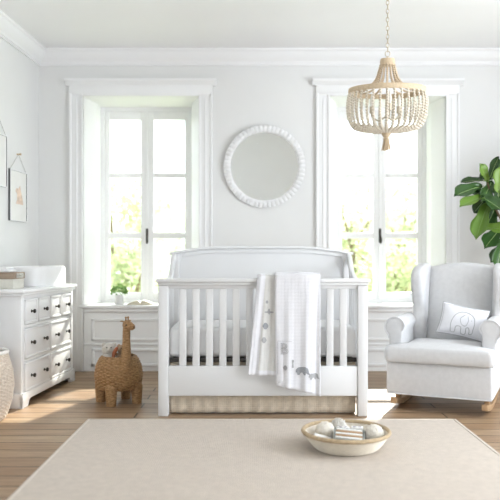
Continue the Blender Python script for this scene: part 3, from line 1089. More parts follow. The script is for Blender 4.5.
# plinth with bracket feet
m = MB()
pl = [(-0.014, 0.0), (0.09, 0.0), (0.10, 0.014), (0.115, 0.038), (0.14, 0.05), (LEN - 0.14, 0.05), (LEN - 0.115, 0.038), (LEN - 0.10, 0.014), (LEN - 0.09, 0.0), (LEN + 0.014, 0.0), (LEN + 0.014, 0.085), (LEN, 0.105), (0, 0.105), (-0.014, 0.085)]
m.prism(pl, 'x', -0.01, 0.014, 0.003)
sd = [(0.014, 0.0), (-0.09, 0.0), (-0.11, 0.034), (-DP + 0.11, 0.034), (-DP + 0.09, 0.0), (-DP, 0.0), (-DP, 0.105), (0, 0.105), (0.014, 0.085)]
m.prism(sd, 'y', -0.014, 0.01, 0.003)
m.prism(sd, 'y', LEN - 0.01, LEN + 0.014, 0.003)
m.build('plinth', M['lacquer'], dres, angle=25)
def drawer(y0, y1, z0, z1, knobs):
    m = MB()
    m.box(-0.02, 0.003, y0 + 0.004, y1 - 0.004, z0 + 0.004, z1 - 0.004, 0.003)
    t = 0.018
    m.box(0.0, 0.009, y0 + 0.006, y1 - 0.006, z1 - 0.006 - t, z1 - 0.006, 0.003)
    m.box(0.0, 0.009, y0 + 0.006, y1 - 0.006, z0 + 0.006, z0 + 0.006 + t, 0.003)
    m.box(0.0, 0.009, y0 + 0.006, y0 + 0.006 + t, z0 + 0.006, z1 - 0.006, 0.003)
    m.box(0.0, 0.009, y1 - 0.006 - t, y1 - 0.006, z0 + 0.006, z1 - 0.006, 0.003)
    d = m.build('drawer', M['lacquer'], dres, angle=25)
    for y in knobs:
        k = MB()
        n, seg = 8, 16
        prof = [(0.012, 0.002), (0.010, 0.006), (0.006, 0.010), (0.006, 0.018), (0.014, 0.022), (0.0165, 0.028), (0.013, 0.035), (0.0, 0.037)]
        zc = (z0 + z1) / 2
        vs = [(a, y + r * math.cos(2 * PI * i / seg), zc + r * math.sin(2 * PI * i / seg)) for (r, a) in prof for i in range(seg)]
        fs = [(j * seg + i, j * seg + (i + 1) % seg, (j + 1) * seg + (i + 1) % seg, (j + 1) * seg + i) for j in range(n - 1) for i in range(seg)]
        k.add(vs, fs)
        tag(k.build('knob', M['dark_metal'], d), 'round dark bronze knob')
cw = (LEN - 0.10) / 4
for c in range(4):
    drawer(0.05 + c * cw + (0.004 if c else 0), 0.05 + (c + 1) * cw - 0.004, 0.585, 0.775, [0.05 + (c + 0.5) * cw])
for (za, zb) in ((0.338, 0.565), (0.10, 0.318)):
    for c in range(2):
        y0 = 0.05 + 2 * c * cw
        drawer(y0 + (0.004 if c else 0), y0 + 2 * cw - (0 if c else 0.004), za, zb, [y0 + 0.5 * cw, y0 + 1.5 * cw])

def on_dresser(lx, ly, z):
    c, s = math.cos(-TH), math.sin(-TH)
    return (DA[0] + lx * c - ly * s, DA[1] + lx * s + ly * c, z)

# changing pad on the dresser: contoured, raised long sides
pad = thing('changing_pad', 'white contoured changing pad on the dresser top', 'changing pad', on_dresser(-0.215, 0.785, HT), -TH)
m = MB()
def pad_fn(u, v):
    a = 2 * PI * u
    # superellipse outline, loft up then in
    ex = 5
    def se(c):
        return math.copysign(abs(c) ** (2 / ex), c)
    lev = [(0.0, 0.97, 0.0), (0.06, 1.0, 0.012), (0.40, 1.0, 0.125), (0.50, 0.985, 0.148), (0.58, 0.94, 0.16), (0.66, 0.86, 0.158), (0.75, 0.68, 0.13), (0.86, 0.42, 0.11), (1.0, 0.001, 0.105)]
    for p, q in zip(lev, lev[1:]):
        if v <= q[0] + 1e-9:
            t = (v - p[0]) / (q[0] - p[0])
            sc, z = lerp(p[1], q[1], t), lerp(p[2], q[2], t)
            break
    return (0.185 * sc * se(math.cos(a)), 0.355 * sc * se(math.sin(a)), z)
m.grid(pad_fn, 72, 34, closed_u=True)
m.build('pad', M['sheet'], pad, angle=60)
m = MB()
m.box(-0.15, 0.15, -0.02, 0.02, 0.112, 0.118, 0.003)
m.build('strap', M['sheet'], pad)

# storage box with a wooden lid, then folded cloths on it
bx = thing('storage_box', 'cream box with brown wooden lid on the dresser near end', 'box', on_dresser(-0.275, 0.225, HT), -TH)
m = MB()
m.box(-0.165, 0.165, -0.10, 0.10, 0.0, 0.075, 0.006)
m.build('body', M['box_cream'], bx)
m = MB()
m.box(-0.170, 0.170, -0.105, 0.105, 0.072, 0.122, 0.006)
ld = m.build('lid', M['greyed_oak'], bx)
m = MB()
m.box(0.168, 0.176, -0.06, 0.06, 0.080, 0.114, 0.003)
m.tube(smooth([(0.175, -0.03, 0.104), (0.188, -0.02, 0.098), (0.190, 0.0, 0.096), (0.188, 0.02, 0.098), (0.175, 0.03, 0.104)], 4), 0.005, 6)
tag(m.build('handle', M['steel'], ld), 'grey metal pull')
for k, (dz, w) in enumerate(((0.122, 0.13), (0.142, 0.11))):
    m = MB()
    m.box(-w, w, -0.075 + 0.01 * k, 0.075, 0.0, 0.019, 0.009, 3)
    o = m.build('folded_cloth', M['sheet'])
    o.location = on_dresser(-0.285, 0.225, HT + dz)
    o.rotation_euler = (0, 0, -TH)
    tag(o, ('white folded cloth lying directly on the wooden box lid', 'white folded cloth topmost on the wooden lidded box')[k], 'cloth', 'folded cloths on the box')

# ------------------------------------------------------------------ pictures on the left wall
def wall_pt(y, out=0.0):
    return (left_wall_x(y) + out * ct, y - out * st)
def picture(y0, y1, z0, z1, zpeg, label, art):
    L = (y1 - y0) / ct
    p = wall_pt(y0, 0.002)
    t = thing('wall_picture', label, 'picture', (p[0], p[1], z0), -TH)
    H = z1 - z0
    m = MB()
    d, f = 0.018, 0.007
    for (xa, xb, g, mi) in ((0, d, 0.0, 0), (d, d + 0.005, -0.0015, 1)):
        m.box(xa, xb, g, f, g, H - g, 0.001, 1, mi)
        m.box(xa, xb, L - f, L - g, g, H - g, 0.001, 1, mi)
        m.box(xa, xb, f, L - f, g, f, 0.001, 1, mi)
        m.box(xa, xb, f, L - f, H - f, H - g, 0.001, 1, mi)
    m.build('frame', [M['frame_shade'], M['trim']], t, angle=25)
    m = MB()
    m.box(0.004, 0.012, f, L - f, f, H - f)
    m.build('print', M['paper'], t, smooth=False)
    if art:
        art(t, L, H)
    m = MB()
    zp = zpeg - z0
    m.tube([(0.010, 0.01, H - 0.003), (0.014, L / 2, zp), (0.010, L - 0.01, H - 0.003)], 0.0022, 6)
    m.build('cord', M['string'], t)
    m = MB()
    m.tube([(-0.002, L / 2, zp), (0.03, L / 2, zp)], 0.007, 10)
    m.ball((0.03, L / 2, zp), 0.011, 10, 8)
    m.build('peg', M['oak_pale'], t)
def giraffe_art(t, L, H):
    m = MB()
    c = L * 0.56
    poly = [(c - 0.075, 0.15), (c - 0.05, 0.19), (c - 0.05, 0.235), (c - 0.085, 0.26), (c - 0.07, 0.285), (c - 0.02, 0.285), (c + 0.015, 0.315), (c + 0.03, 0.27), (c + 0.06, 0.22), (c + 0.085, 0.15)]
    m.add([(0.0128, y, z) for y, z in poly], [tuple(range(len(poly)))])
    tag(m.build('giraffe_print', M['art_tan'], t, smooth=False, solid=0.0006), 'pale tan animal drawing')
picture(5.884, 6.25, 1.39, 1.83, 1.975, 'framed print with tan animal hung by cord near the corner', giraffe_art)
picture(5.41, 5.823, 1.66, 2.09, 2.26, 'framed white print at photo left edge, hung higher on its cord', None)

# ------------------------------------------------------------------ baskets
def woven(m, prof, seg_n, c=(0, 0, 0), amp=0.006, rows=None, mi=0):
    # resample profile into rows, alternate over / under stakes
    P = [Vector((r, z, 0)) for r, z in prof]
    acc = [0]
    for p, q in zip(P, P[1:]):
        acc.append(acc[-1] + (q - p).length)
    L = acc[-1]
    rows = rows or int(L / 0.012)
    out = []
    for k in range(rows * 2 + 1):
        s = L * k / (rows * 2)
        i = min(max(j for j in range(len(acc)) if acc[j] <= s + 1e-9), len(P) - 2)
        p = P[i].lerp(P[i + 1], (s - acc[i]) / max(1e-9, acc[i + 1] - acc[i]))
        out.append((p.x, p.y))
    sub = 6
    def mod(r, i, j, a):
        row = j // 2
        if r < 0.01:
            return r
        ph = math.cos(2 * PI * i / (2 * sub) + PI * (row % 2))
        return r + amp * ph * (0.35 + 0.65 * (j % 2)) - (amp * 0.5 if j % 2 == 0 else 0)
    m.lathe(out, c, seg_n * sub, mi, mod)

bk = thing('floor_basket', 'pale woven basket standing before the dresser at left edge', 'basket', (-1.80, 4.595, 0))
m = MB()
woven(m, [(0.165, 0.0), (0.185, 0.03), (0.215, 0.12), (0.23, 0.22), (0.222, 0.32), (0.20, 0.40), (0.188, 0.44), (0.182, 0.44), (0.19, 0.40), (0.212, 0.32), (0.218, 0.22), (0.205, 0.12), (0.17, 0.02), (0.0, 0.018)], 48, amp=0.004)
m.build('basket_body', M['wicker_pale'], bk)
m = MB()
m.tube([(0.186 * math.cos(2 * PI * k / 48), 0.186 * math.sin(2 * PI * k / 48), 0.447 + 0.002 * math.sin(k * PI)) for k in range(48)], 0.013, 8, closed=True)
tag(m.build('rim', M['rope_white'], bk), 'white rope rim')

# giraffe shaped basket
GX, GY = -0.975, 5.16
gf = thing('giraffe_basket', 'brown wicker giraffe basket holding plush toys left of crib', 'basket', (GX, GY, 0))
f = Vector((0.55, -0.83, 0)).normalized()
sd_ = Vector((-f.y, f.x, 0))
m = MB()
woven(m, [(0.0, 0.105), (0.09, 0.098), (0.145, 0.105), (0.170, 0.145), (0.178, 0.21), (0.168, 0.275), (0.145, 0.325), (0.125, 0.35), (0.117, 0.35), (0.137, 0.32), (0.158, 0.275), (0.166, 0.21), (0.158, 0.155), (0.12, 0.125), (0.0, 0.118)], 34, amp=0.005)
m.build('body', M['wicker'], gf)
def legpts(a, b):
    return f * a + sd_ * b
for a in (1, -1):
    for b in (1, -1):
        p = legpts(0.100 * a, 0.100 * b)
        m = MB()
        pr = []
        for k in range(23):
            t = k / 22
            pr.append((lerp(0.034, 0.043, min(1, t * 1.3)) * (1 if t < 0.8 else 1 - 0.5 * (t - 0.8) / 0.2) + 0.0025 * (k % 2), lerp(0.0, 0.165, t)))
        m.lathe(pr, (p.x, p.y, 0), 18)
        m.build('leg', M['wicker'], gf)
nb = f * 0.135
ht = Vector((0.085, -0.115, 0.585))
m = MB()
path = smooth([(nb.x * 0.86, nb.y * 0.86, 0.24), (nb.x, nb.y, 0.33), (nb.x * 1.0 + 0.002, nb.y, 0.44), (0.078, -0.112, 0.53), (0.082, -0.113, 0.575)], 10)
m.tube(path, lambda t: lerp(0.058, 0.027, min(1, t * 1.7) ** 0.55) + 0.0018 * (int(t * 40) % 2), 16)
neck = m.build('neck', M['wicker'], gf)
# head: looking right and slightly to the viewer
hd = Vector((0.80, -0.55, -0.28)).normalized()
m = MB()
hp = [ht - hd * 0.034, ht - hd * 0.02, ht + hd * 0.01, ht + hd * 0.035, ht + hd * 0.055, ht + hd * 0.068]
rr = [0.012, 0.030, 0.034, 0.027, 0.023, 0.012]
m.tube(smooth(hp, 4), lambda t: rr[min(5, int(t * 5))] * (1 - (t * 5 % 1)) + rr[min(5, int(t * 5) + 1)] * (t * 5 % 1), 14)
head = m.build('head', M['wicker'], gf)
side = hd.cross(Vector((0, 0, 1))).normalized()
for s in (-1, 1):
    m = MB()
    e0 = ht - hd * 0.012 + side * (0.022 * s) + Vector((0, 0, 0.018))
    m.tube(smooth([e0, e0 + side * 0.02 * s + Vector((0, 0, 0.006)) - hd * 0.004, e0 + side * 0.038 * s + Vector((0, 0, 0.004)) - hd * 0.008], 4), lambda t: 0.010 * math.sin(PI * (0.25 + 0.7 * t)), 8, flat=0.5)
    m.build('ear', M['wicker'], head)
    m = MB()
    h0 = ht - hd * 0.004 + side * (0.012 * s) + Vector((0, 0, 0.026))
    m.tube([h0, h0 + Vector((0, 0, 0.024))], 0.005, 8)
    m.ball(h0 + Vector((0, 0, 0.026)), 0.008, 8, 6)
    m.build('horn', M['wicker'], head)
    m = MB()
    m.ball(ht + hd * 0.018 + side * (0.029 * s) + Vector((0, 0, 0.006)), 0.0065, 8, 6)
    m.build('eye', M['black'], head)
m = MB()
m.ball(ht + hd * 0.064 + Vector((0, 0, 0.004)), 0.011, 8, 6)
m.build('nose', M['wicker_dark'], head)
m = MB()
tp = -f * 0.165
m.tube(smooth([(tp.x, tp.y, 0.26), (tp.x * 1.12, tp.y * 1.12, 0.25), (tp.x * 1.16, tp.y * 1.16, 0.20), (tp.x * 1.15, tp.y * 1.15, 0.15)], 5), lambda t: 0.008 + 0.006 * t, 8)
m.build('tail', M['wicker'], gf)

# plush toys inside it
def plush(label, loc, mat, mat2, r, nose=True, group='plush toys in the giraffe basket', look=(0.2, -1, 0.2)):
    t = thing('plush_toy', label, 'plush toy', loc, group=group)
    m = MB()
    m.ball((0, 0, 0), r, 20, 14, sc=(1.05, 1, 0.95))
    m.ball((0.0, 0.0, -r * 1.45), r * 1.15, 18, 12, sc=(1.0, 0.95, 1.05))
    m.build('body', mat, t)
    l = Vector(look).normalized()
    s_ = l.cross(Vector((0, 0, 1))).normalized()
    for s in (-1, 1):
        m = MB()
        m.ball(s_ * (r * 0.72 * s) + Vector((0, 0, r * 0.68)), r * 0.36, 12, 8, sc=(1, 0.7, 1))
        m.build('ear', mat, t)
        m = MB()
        m.ball(l * r * 0.9 + s_ * (r * 0.32 * s) + Vector((0, 0, r * 0.2)), r * 0.09, 8, 6)
        m.build('eye', M['black'], t)
    m = MB()
    m.ball(l * r * 0.86 + Vector((0, 0, -r * 0.18)), r * 0.34, 12, 8)
    m.build('muzzle', mat2, t)
    return t
plush('pale round plush toy peeking out of giraffe basket', (GX - 0.072, GY + 0.0, 0.392), M['plush_white'], M['plush_white'], 0.05)
plush('brown plush toy in giraffe basket beside its neck', (GX + 0.022, GY + 0.062, 0.38), M['plush_brown'], M['plush_brown'], 0.042)
m = MB()
m.tube(smooth([(-0.02, 0, -0.10), (-0.012, -0.004, -0.03), (0.006, -0.008, 0.012), (0.016, -0.004, 0.03)], 5), lambda t: 0.012 * math.sin(PI * (0.2 + 0.65 * t)) + 0.002, 8)
rb = m.build('plush_scarf', M['plush_rust'], loc=(GX - 0.015, GY - 0.05, 0.385))
tag(rb, 'small rust coloured cloth strip between the plush toys', 'toy')

# ------------------------------------------------------------------ shallow basket on the rug and what lies in it
BX, BY = 0.535, 3.87
ZRUG = 0.012
bw = thing('rug_basket', 'shallow round cream rope basket on the beige rug', 'basket', (BX, BY, ZRUG + 0.001))
m = MB()
prof = [(0.0, 0.0), (0.165, 0.0)]
N_ = 9
for k in range(N_ + 1):
    t = k / N_
    r = lerp(0.17, 0.238, t ** 0.8)
    z = lerp(0.004, 0.088, t)
    prof.append((r + 0.0025, z))
    prof.append((r - 0.001, z + 0.0046))
inn = [(r - 0.012, z) for r, z in prof[2::2]][::-1]
prof += inn + [(0.155, 0.012), (0.0, 0.012)]
m.lathe(prof, (0, 0, 0), 72)
m.build('basket_body', M['rope_cream'], bw)
m = MB()
m.tube([(0.238 * math.cos(2 * PI * k / 64), 0.238 * math.sin(2 * PI * k / 64), 0.094) for k in range(64)], lambda t: 0.0115 + 0.001 * math.sin(t * 400), 8, closed=True)
tag(m.build('rim', M['rope_tan'], bw), 'tan wrapped rim')
def pom(label, lx, ly, lz, r, mat, bumps):
    m = MB()
    def mod(d):
        return 1 + bumps * (math.sin(d.x * 14 + 1) * math.sin(d.y * 15) * math.sin(d.z * 13 + 2))
    m.ball((0, 0, 0), r, 36, 24, mod=mod)
    o = m.build('toy_ball', mat, loc=(BX + lx, BY + ly, ZRUG + lz), angle=80)
    tag(o, label, 'ball', 'soft balls in the rug basket')
pom('cream yarn ball at the left rear inside rug basket', -0.108, 0.075, 0.073, 0.055, M['yarn'], 0.10)
pom('fluffy white ball at the rear centre of rug basket', -0.025, 0.142, 0.082, 0.047, M['plush_white'], 0.22)
pom('cream yarn ball at right end of rug basket', 0.155, -0.005, 0.075, 0.055, M['yarn'], 0.10)
# white card book, left
m = MB()
m.box(-0.05, 0.05, -0.04, 0.04, -0.005, 0.005, 0.003)
o = m.build('picture_card', M['paper'], loc=(BX - 0.128, BY - 0.035, ZRUG + 0.062))
o.rotation_euler = (math.radians(8), math.radians(16), 0.1)
tag(o, 'white card lying at left front inside rug basket', 'card')
m = MB()
m.box(-0.068, 0.10, -0.10, 0.088, 0.0135, 0.05, 0.012, 3)
m.build('liner', M['sheet'], bw)  # unseen block under the toys, holding them up
# slatted toy
xy = thing('toy_xylophone', 'toy with brown wooden bars lying in rug basket centre', 'toy', (BX + 0.01, BY - 0.045, ZRUG + 0.082), rot=(math.radians(16), 0.06, -0.16))
m = MB()
m.box(-0.085, -0.075, -0.055, 0.06, -0.014, 0.008, 0.003)
m.box(0.075, 0.085, -0.055, 0.06, -0.014, 0.008, 0.003)
m.box(-0.085, 0.085, -0.062, -0.053, -0.014, 0.008, 0.003)
m.box(-0.085, 0.085, 0.055, 0.064, -0.014, 0.008, 0.003)
m.box(-0.08, 0.08, -0.055, 0.06, -0.014, -0.008)
m.build('frame', M['toy_grey'], xy)
for k in range(5):
    y = -0.041 + k * 0.0215
    m = MB()
    m.box(-0.073, 0.073, y - 0.008, y + 0.008, 0.0, 0.011, 0.003)
    m.build('bar', M['oak'] if k % 2 else M['paper'], xy)
# blocks with dots
bl = thing('toy_block', 'white block with violet dots behind the barred toy', 'block', (BX - 0.008, BY + 0.058, ZRUG + 0.0775), 0.1, 'dotted blocks in the rug basket')
m = MB()
m.box(-0.034, 0.034, -0.025, 0.025, -0.026, 0.026, 0.006)
m.build('body', M['paper'], bl)
m = MB()
for sx in (-0.015, 0.015):
    m.lathe([(0.0, 0.0), (0.009, 0.0), (0.009, 0.0016), (0.0, 0.0016)], (sx, 0.0, 0.0255), 12)
    vs = [(sx + 0.009 * math.cos(2 * PI * i / 12), -0.0258, 0.009 * math.sin(2 * PI * i / 12)) for i in range(12)]
    m.add(vs, [tuple(range(12))])
m.build('dot', M['toy_violet'], bl, recalc=False)
b2 = copy_tree(bl)
b2.location = (BX + 0.070, BY + 0.058, ZRUG + 0.0775)
b2.rotation_euler = (0, 0, -0.15)
b2['label'] = 'white block with violet dots beside the right yarn ball'

# ------------------------------------------------------------------ sill still life
sp = thing('potted_plant', 'small leafy plant in white tapered pot on left sill', 'plant', (-1.252, 6.665, SILL))
m = MB()
m.lathe([(0.0, 0.0), (0.045, 0.0), (0.047, 0.004), (0.040, 0.088), (0.037, 0.092), (0.033, 0.086), (0.0, 0.082)], (0, 0, 0), 28)
m.build('pot', M['pot'], sp)
m = MB()
rnd = random.Random(3)
for k in range(230):
    d = Vector((rnd.gauss(0, 1), rnd.gauss(0, 1), abs(rnd.gauss(0, 0.9)) - 0.25)).normalized()
    c = Vector((0, 0, 0.122)) + Vector((d.x * 0.072, d.y * 0.06, d.z * 0.062)) * rnd.uniform(0.55, 1.0)
    u = (d + Vector((rnd.gauss(0, .5), rnd.gauss(0, .5), rnd.gauss(0, .5)))).normalized()
    v = u.orthogonal().normalized()
    L, W = rnd.uniform(0.018, 0.03), 0.009
    m.add([c, c + u * L * .5 + v * W, c + u * L, c + u * L * .5 - v * W], [(0, 1, 2, 3)])
m.build('foliage', M['herb_leaf'], sp, recalc=False, smooth=False)
ob = thing('open_book', 'open book lying on left window sill beside potted plant', 'book', (-1.045, 6.655, SILL), 0.06)
m = MB()
m.box(-0.125, 0.125, -0.075, 0.085, 0.0, 0.008, 0.002)
m.build('cover', M['book_edge'], ob)
for s in (-1, 1):
    m = MB()
    def page(u, v, s=s):
        h = 0.010 + 0.030 * math.sin(PI * min(1, u * 1.0) ** 0.6) * (1 - 0.35 * u) + 0.004 * (1 - u)
        return (s * 0.12 * u, lerp(-0.07, 0.08, v), h)
    m.grid(page, 14, 4)
    m.grid(lambda u, v, s=s: (s * 0.12 * u, -0.07, lerp(0.008, page(u, 0)[2], v)), 14, 1, mi=1)
    m.grid(lambda u, v, s=s: (s * 0.12 * u, 0.08, lerp(0.008, page(u, 1)[2], v)), 14, 1, mi=1)
    m.grid(lambda u, v, s=s: (s * 0.12, lerp(-0.07, 0.08, u), lerp(0.008, page(1, u)[2], v)), 4, 1, mi=1)
    m.build('page_block', [M['paper'], M['book_edge']], ob, recalc=False)

# ------------------------------------------------------------------ wing chair on rockers
ch = thing('rocking_chair', 'pale grey upholstered wingback rocking chair by right window', 'chair', (1.284, 4.75, 0), math.radians(-24.8))
m = MB()
m.box(-0.358, 0.358, 0.0, 0.80, 0.115, 0.345, 0.022, 4)
m.build('seat_base', M['upholstery'], ch, angle=50)
m = MB()      # welt between base and cushion
m.tube([(-0.36, 0.02, 0.343), (0.36, 0.02, 0.343)], 0.006, 8)
m.tube([(-0.35, -0.002, 0.122), (0.35, -0.002, 0.122)], 0.005, 8)
m.build('piping', M['piping'], ch)
# T cushion: rounded outline lofted with a crown
def rounded(poly, r, n=5):
    out = []
    k = len(poly)
    for i in range(k):
        p0, p1, p2 = Vector((*poly[i - 1], 0)), Vector((*poly[i], 0)), Vector((*poly[(i + 1) % k], 0))
        a = p1 + (p0 - p1).normalized() * min(r, (p0 - p1).length * .45)
        b = p1 + (p2 - p1).normalized() * min(r, (p2 - p1).length * .45)
        for j in range(n + 1):
            t = j / n
            q = a * (1 - t) ** 2 + p1 * 2 * t * (1 - t) + b * t * t
            out.append((q.x, q.y))
    return out
def cushion(poly, z0, z1, edge, crown, name, mat, parent, cen):
    m = MB()
    o = rounded(poly, 0.045)
    n = len(o)
    rings = []
    for k in range(7):
        a = PI * k / 6
        ins = edge * (1 - math.sin(a))
        rings.append((ins, z0 + (z1 - z0) * (1 - math.cos(a)) / 2))
    def inset(pt, d):
        v = Vector((cen[0] - pt[0], cen[1] - pt[1]))
        L = v.length
        return (pt[0] + v.x / L * d, pt[1] + v.y / L * d)
    vs, fs = [], []
    for ins, z in rings:
        for p in o:
            q = inset(p, ins)
            vs.append((q[0], q[1], z))
    cnt = len(rings)
    for t in (0.25, 0.5, 0.75, 0.97):
        for p in o:
            q = inset(p, edge)
            vs.append((lerp(q[0], cen[0], t), lerp(q[1], cen[1], t), z1 + crown * (1 - (1 - t) ** 2)))
    cnt += 4
    for j in range(cnt - 1):
        for i in range(n):
            fs.append((j * n + i, j * n + (i + 1) % n, (j + 1) * n + (i + 1) % n, (j + 1) * n + i))
    fs.append(tuple((cnt - 1) * n + i for i in range(n)))
    fs.append(tuple(range(n))[::-1])
    m.add(vs, fs)
    return m.build(name, mat, parent, angle=60)
T = [(-0.372, -0.035), (0.372, -0.035), (0.372, 0.125), (0.272, 0.125), (0.272, 0.62), (-0.272, 0.62), (-0.272, 0.125), (-0.372, 0.125)]
cushion(T, 0.345, 0.452, 0.022, 0.025, 'seat_cushion', M['upholstery'], ch, (0, 0.16))
# backrest: lofted, leaning back, gently arched top
m = MB()
def back_y(z):
    return 0.585 + 0.20 * ((z - 0.42) / 0.6)
def back_fn(u, v):
    # u around the section (front then rear), v up
    zt = 1.025
    half = 0.252
    a = 2 * PI * u
    ex = 6
    cx_ = math.copysign(abs(math.cos(a)) ** (2 / ex), math.cos(a))
    cy_ = math.copysign(abs(math.sin(a)) ** (2 / 4), math.sin(a))
    x = half * cx_
    vv = min(v, 0.9) / 0.9
    shrink = 1.0 if v <= 0.9 else math.sqrt(max(0.0, 1 - ((v - 0.9) / 0.1) ** 2))
    z = 0.36 + (zt - 0.03 - 0.36) * vv + 0.03 * (0 if v <= 0.9 else math.sin((v - 0.9) / 0.1 * PI / 2))
    z += 0.035 * (1 - (x / half) ** 2) * vv ** 3 - 0.035 * vv ** 3 + 0.01
    y = back_y(z) + 0.075 + 0.075 * cy_ * max(shrink, 0.02)
    if cy_ < 0:
        y -= 0.03 * (1 - (x / half) ** 2) * math.sin(PI * min(1, vv)) * -cy_
    return (x * (0.985 + 0.015 * shrink), y, z)
m.grid(lambda u, v: tuple(a + b for a, b in zip(back_fn(u, v), (0.05, 0, 0))), 72, 40, closed_u=True)
m.build('backrest', M['upholstery'], ch, angle=70)
# wings and arms
for s in (-1, 1):
    m = MB()
    out = smooth([(0.80, 0.60, 0), (0.83, 0.80, 0), (0.87, 0.96, 0), (0.855, 1.012, 0), (0.79, 1.03, 0), (0.68, 1.025, 0), (0.575, 0.995, 0), (0.525, 0.94, 0), (0.52, 0.86, 0), (0.545, 0.76, 0), (0.56, 0.68, 0), (0.535, 0.60, 0), (0.52, 0.52, 0)], 5)
    poly = [(p.x, p.y) for p in out] + [(0.55, 0.40), (0.80, 0.40)]
    a, b = sorted((0.05 + s * 0.24, 0.05 + s * 0.335))
    m.prism(poly, 'x', a, b, 0.036, 4)
    # flare the front edge outwards
    m.v = [(x + s * 0.07 * max(0, 0.74 - y) * max(0, min(1, (z - 0.55) / 0.3)), y, z) for x, y, z in m.v]
    m.build('wing', M['upholstery'], ch, angle=60)
    m = MB()
    r = 0.072
    zc, xc = 0.572, 0.326
    pts = [(0.272, 0.32), (0.272, 0.545)]
    for k in range(15):
        a_ = PI - 0.15 - (PI + 0.75) * k / 14
        pts.append((xc + r * math.cos(a_), zc + r * math.sin(a_)))
    pts += [(0.368, 0.49), (0.365, 0.32)]
    pts = [(s * x, z) for x, z in pts]
    m.prism(pts, 'y', 0.125, 0.64, 0.014, 3)
    arm_ = m.build('arm', M['upholstery'], ch, angle=50)
    m = MB()
    m.tube([(s * x, 0.126, z) for x, z in [(abs(p[0]), p[1]) for p in pts[1:-1]]], 0.0045, 6)
    m.build('piping', M['piping'], arm_)
    # rocker runner
    m = MB()
    top, bot = [], []
    for k in range(25):
        y = lerp(-0.005, 0.92, k / 24)
        zb_ = 0.30 * (y - 0.42) ** 2
        bot.append((y, zb_))
        top.append((y, zb_ + 0.042))
    a, b = sorted((s * 0.285, s * 0.325))
    m.prism(bot + top[::-1], 'x', a, b, 0.005)
    for y in (0.16, 0.68):
        m.box(a + 0.003, b - 0.003, y - 0.03, y + 0.03, 0.03, 0.13, 0.004)
    m.build('rocker', M['oak'], ch, angle=30)

# elephant cushion leaning in the right corner of the seat
pl_ = thing('throw_pillow', 'white pillow with elephant drawing on the rocking chair', 'pillow', (0, 0, 0))
chm = Matrix.Translation((1.284, 4.75, 0)) @ Matrix.Rotation(math.radians(-24.8), 4, 'Z')
pl_.matrix_world = chm @ Matrix.Translation((0.10, 0.475, 0.60)) @ Matrix.Rotation(math.radians(8), 4, 'Z') @ Matrix.Rotation(math.radians(-22), 4, 'X') @ Matrix.Rotation(math.radians(12), 4, 'Y')
PWX, PWZ, PD = 0.170, 0.122, 0.055
def pillow_d(u, v):
    return PD * (max(0, 1 - abs(u) ** 2.4) * max(0, 1 - abs(v) ** 2.4)) ** 0.55 + 0.002
def pillow_xy(u, v):
    k = 1 - 0.07 * (1 - abs(v) ** 2) * abs(u) ** 2
    q = 1 - 0.08 * (1 - abs(u) ** 2) * abs(v) ** 2
    return PWX * u * k, PWZ * v * q
m = MB()
for sg in (-1, 1):
    def pf(a, b, sg=sg):
        u, v = 2 * a - 1, 2 * b - 1
        x, z = pillow_xy(u, v)
        return (x, sg * pillow_d(u, v), z)
    m.grid(pf, 28, 22)
m.build('cover', M['quilt'], pl_, angle=70)
ring = []
for (a, b, c, d) in ((-1, -1, 1, -1), (1, -1, 1, 1), (1, 1, -1, 1), (-1, 1, -1, -1)):
    for k in range(12):
        x, z = pillow_xy(lerp(a, c, k / 12), lerp(b, d, k / 12))
        ring.append((x, 0, z))
m = MB()
m.tube(ring, 0.0045, 6, closed=True)
m.build('piping', M['print_soft'], pl_)
m = MB()
def draw(pts, r=0.0026):
    run = []
    for p in smooth([(u, v, 0) for u, v in pts], 5):
        x, z = pillow_xy(p.x, p.y)
        run.append((x, -pillow_d(p.x, p.y) - 0.0006, z))
    m.tube(run, r, 6)
draw([(-0.42, -0.86), (-0.46, -0.3), (-0.34, 0.2), (-0.08, 0.46), (0.22, 0.44), (0.45, 0.22), (0.52, -0.15), (0.50, -0.5)])
draw([(0.50, -0.5), (0.48, -0.75), (0.36, -0.82), (0.36, -0.66)])
draw([(-0.42, -0.86), (-0.25, -0.86), (-0.22, -0.5), (-0.02, -0.5), (0.02, -0.86), (0.2, -0.86), (0.2, -0.5)])
draw([(0.06, 0.30), (-0.10, 0.02), (-0.02, -0.3), (0.16, -0.38), (0.24, -0.05), (0.18, 0.25)], 0.0022)
draw([(0.2, -0.5), (0.30, -0.45), (0.36, -0.66)])
draw([(0.36, 0.02), (0.38, 0.0)], 0.004)
m.build('elephant_print', M['print_soft'], pl_)
m = MB()
draw([(-0.93, 0.88), (-0.9, -0.9)], 0.0012)
draw([(-0.8, 0.86), (0.86, 0.86)], 0.0012)
m.build('stitching', M['print_soft'], pl_)

# ------------------------------------------------------------------ fiddle leaf fig behind the chair
FX, FY = 2.34, 5.95
fig = thing('fiddle_leaf_fig', 'tall fiddle leaf fig with glossy leaves behind rocking chair', 'plant', (FX, FY, 0))
m = MB()
m.lathe([(0.0, 0.0), (0.13, 0.0), (0.14, 0.01), (0.175, 0.30), (0.178, 0.32), (0.165, 0.32), (0.158, 0.28), (0.0, 0.28)], (0, 0, 0), 36)
m.build('pot', M['pot'], fig)
m = MB()
m.lathe([(0.0, 0.285), (0.157, 0.278), (0.157, 0.27), (0.0, 0.268)], (0, 0, 0), 24)
m.build('soil', M['soil'], fig)
m = MB()
trunk = smooth([(0, 0, 0.27), (0.01, 0.01, 0.7), (-0.02, 0.0, 1.05), (-0.06, -0.01, 1.4), (-0.07, -0.02, 1.85)], 6)
m.tube(trunk, lambda t: 0.021 * (1 - 0.55 * t), 10)
br1 = smooth([(-0.015, 0, 1.0), (-0.12, -0.03, 1.25), (-0.26, -0.05, 1.5), (-0.33, -0.06, 1.72)], 6)
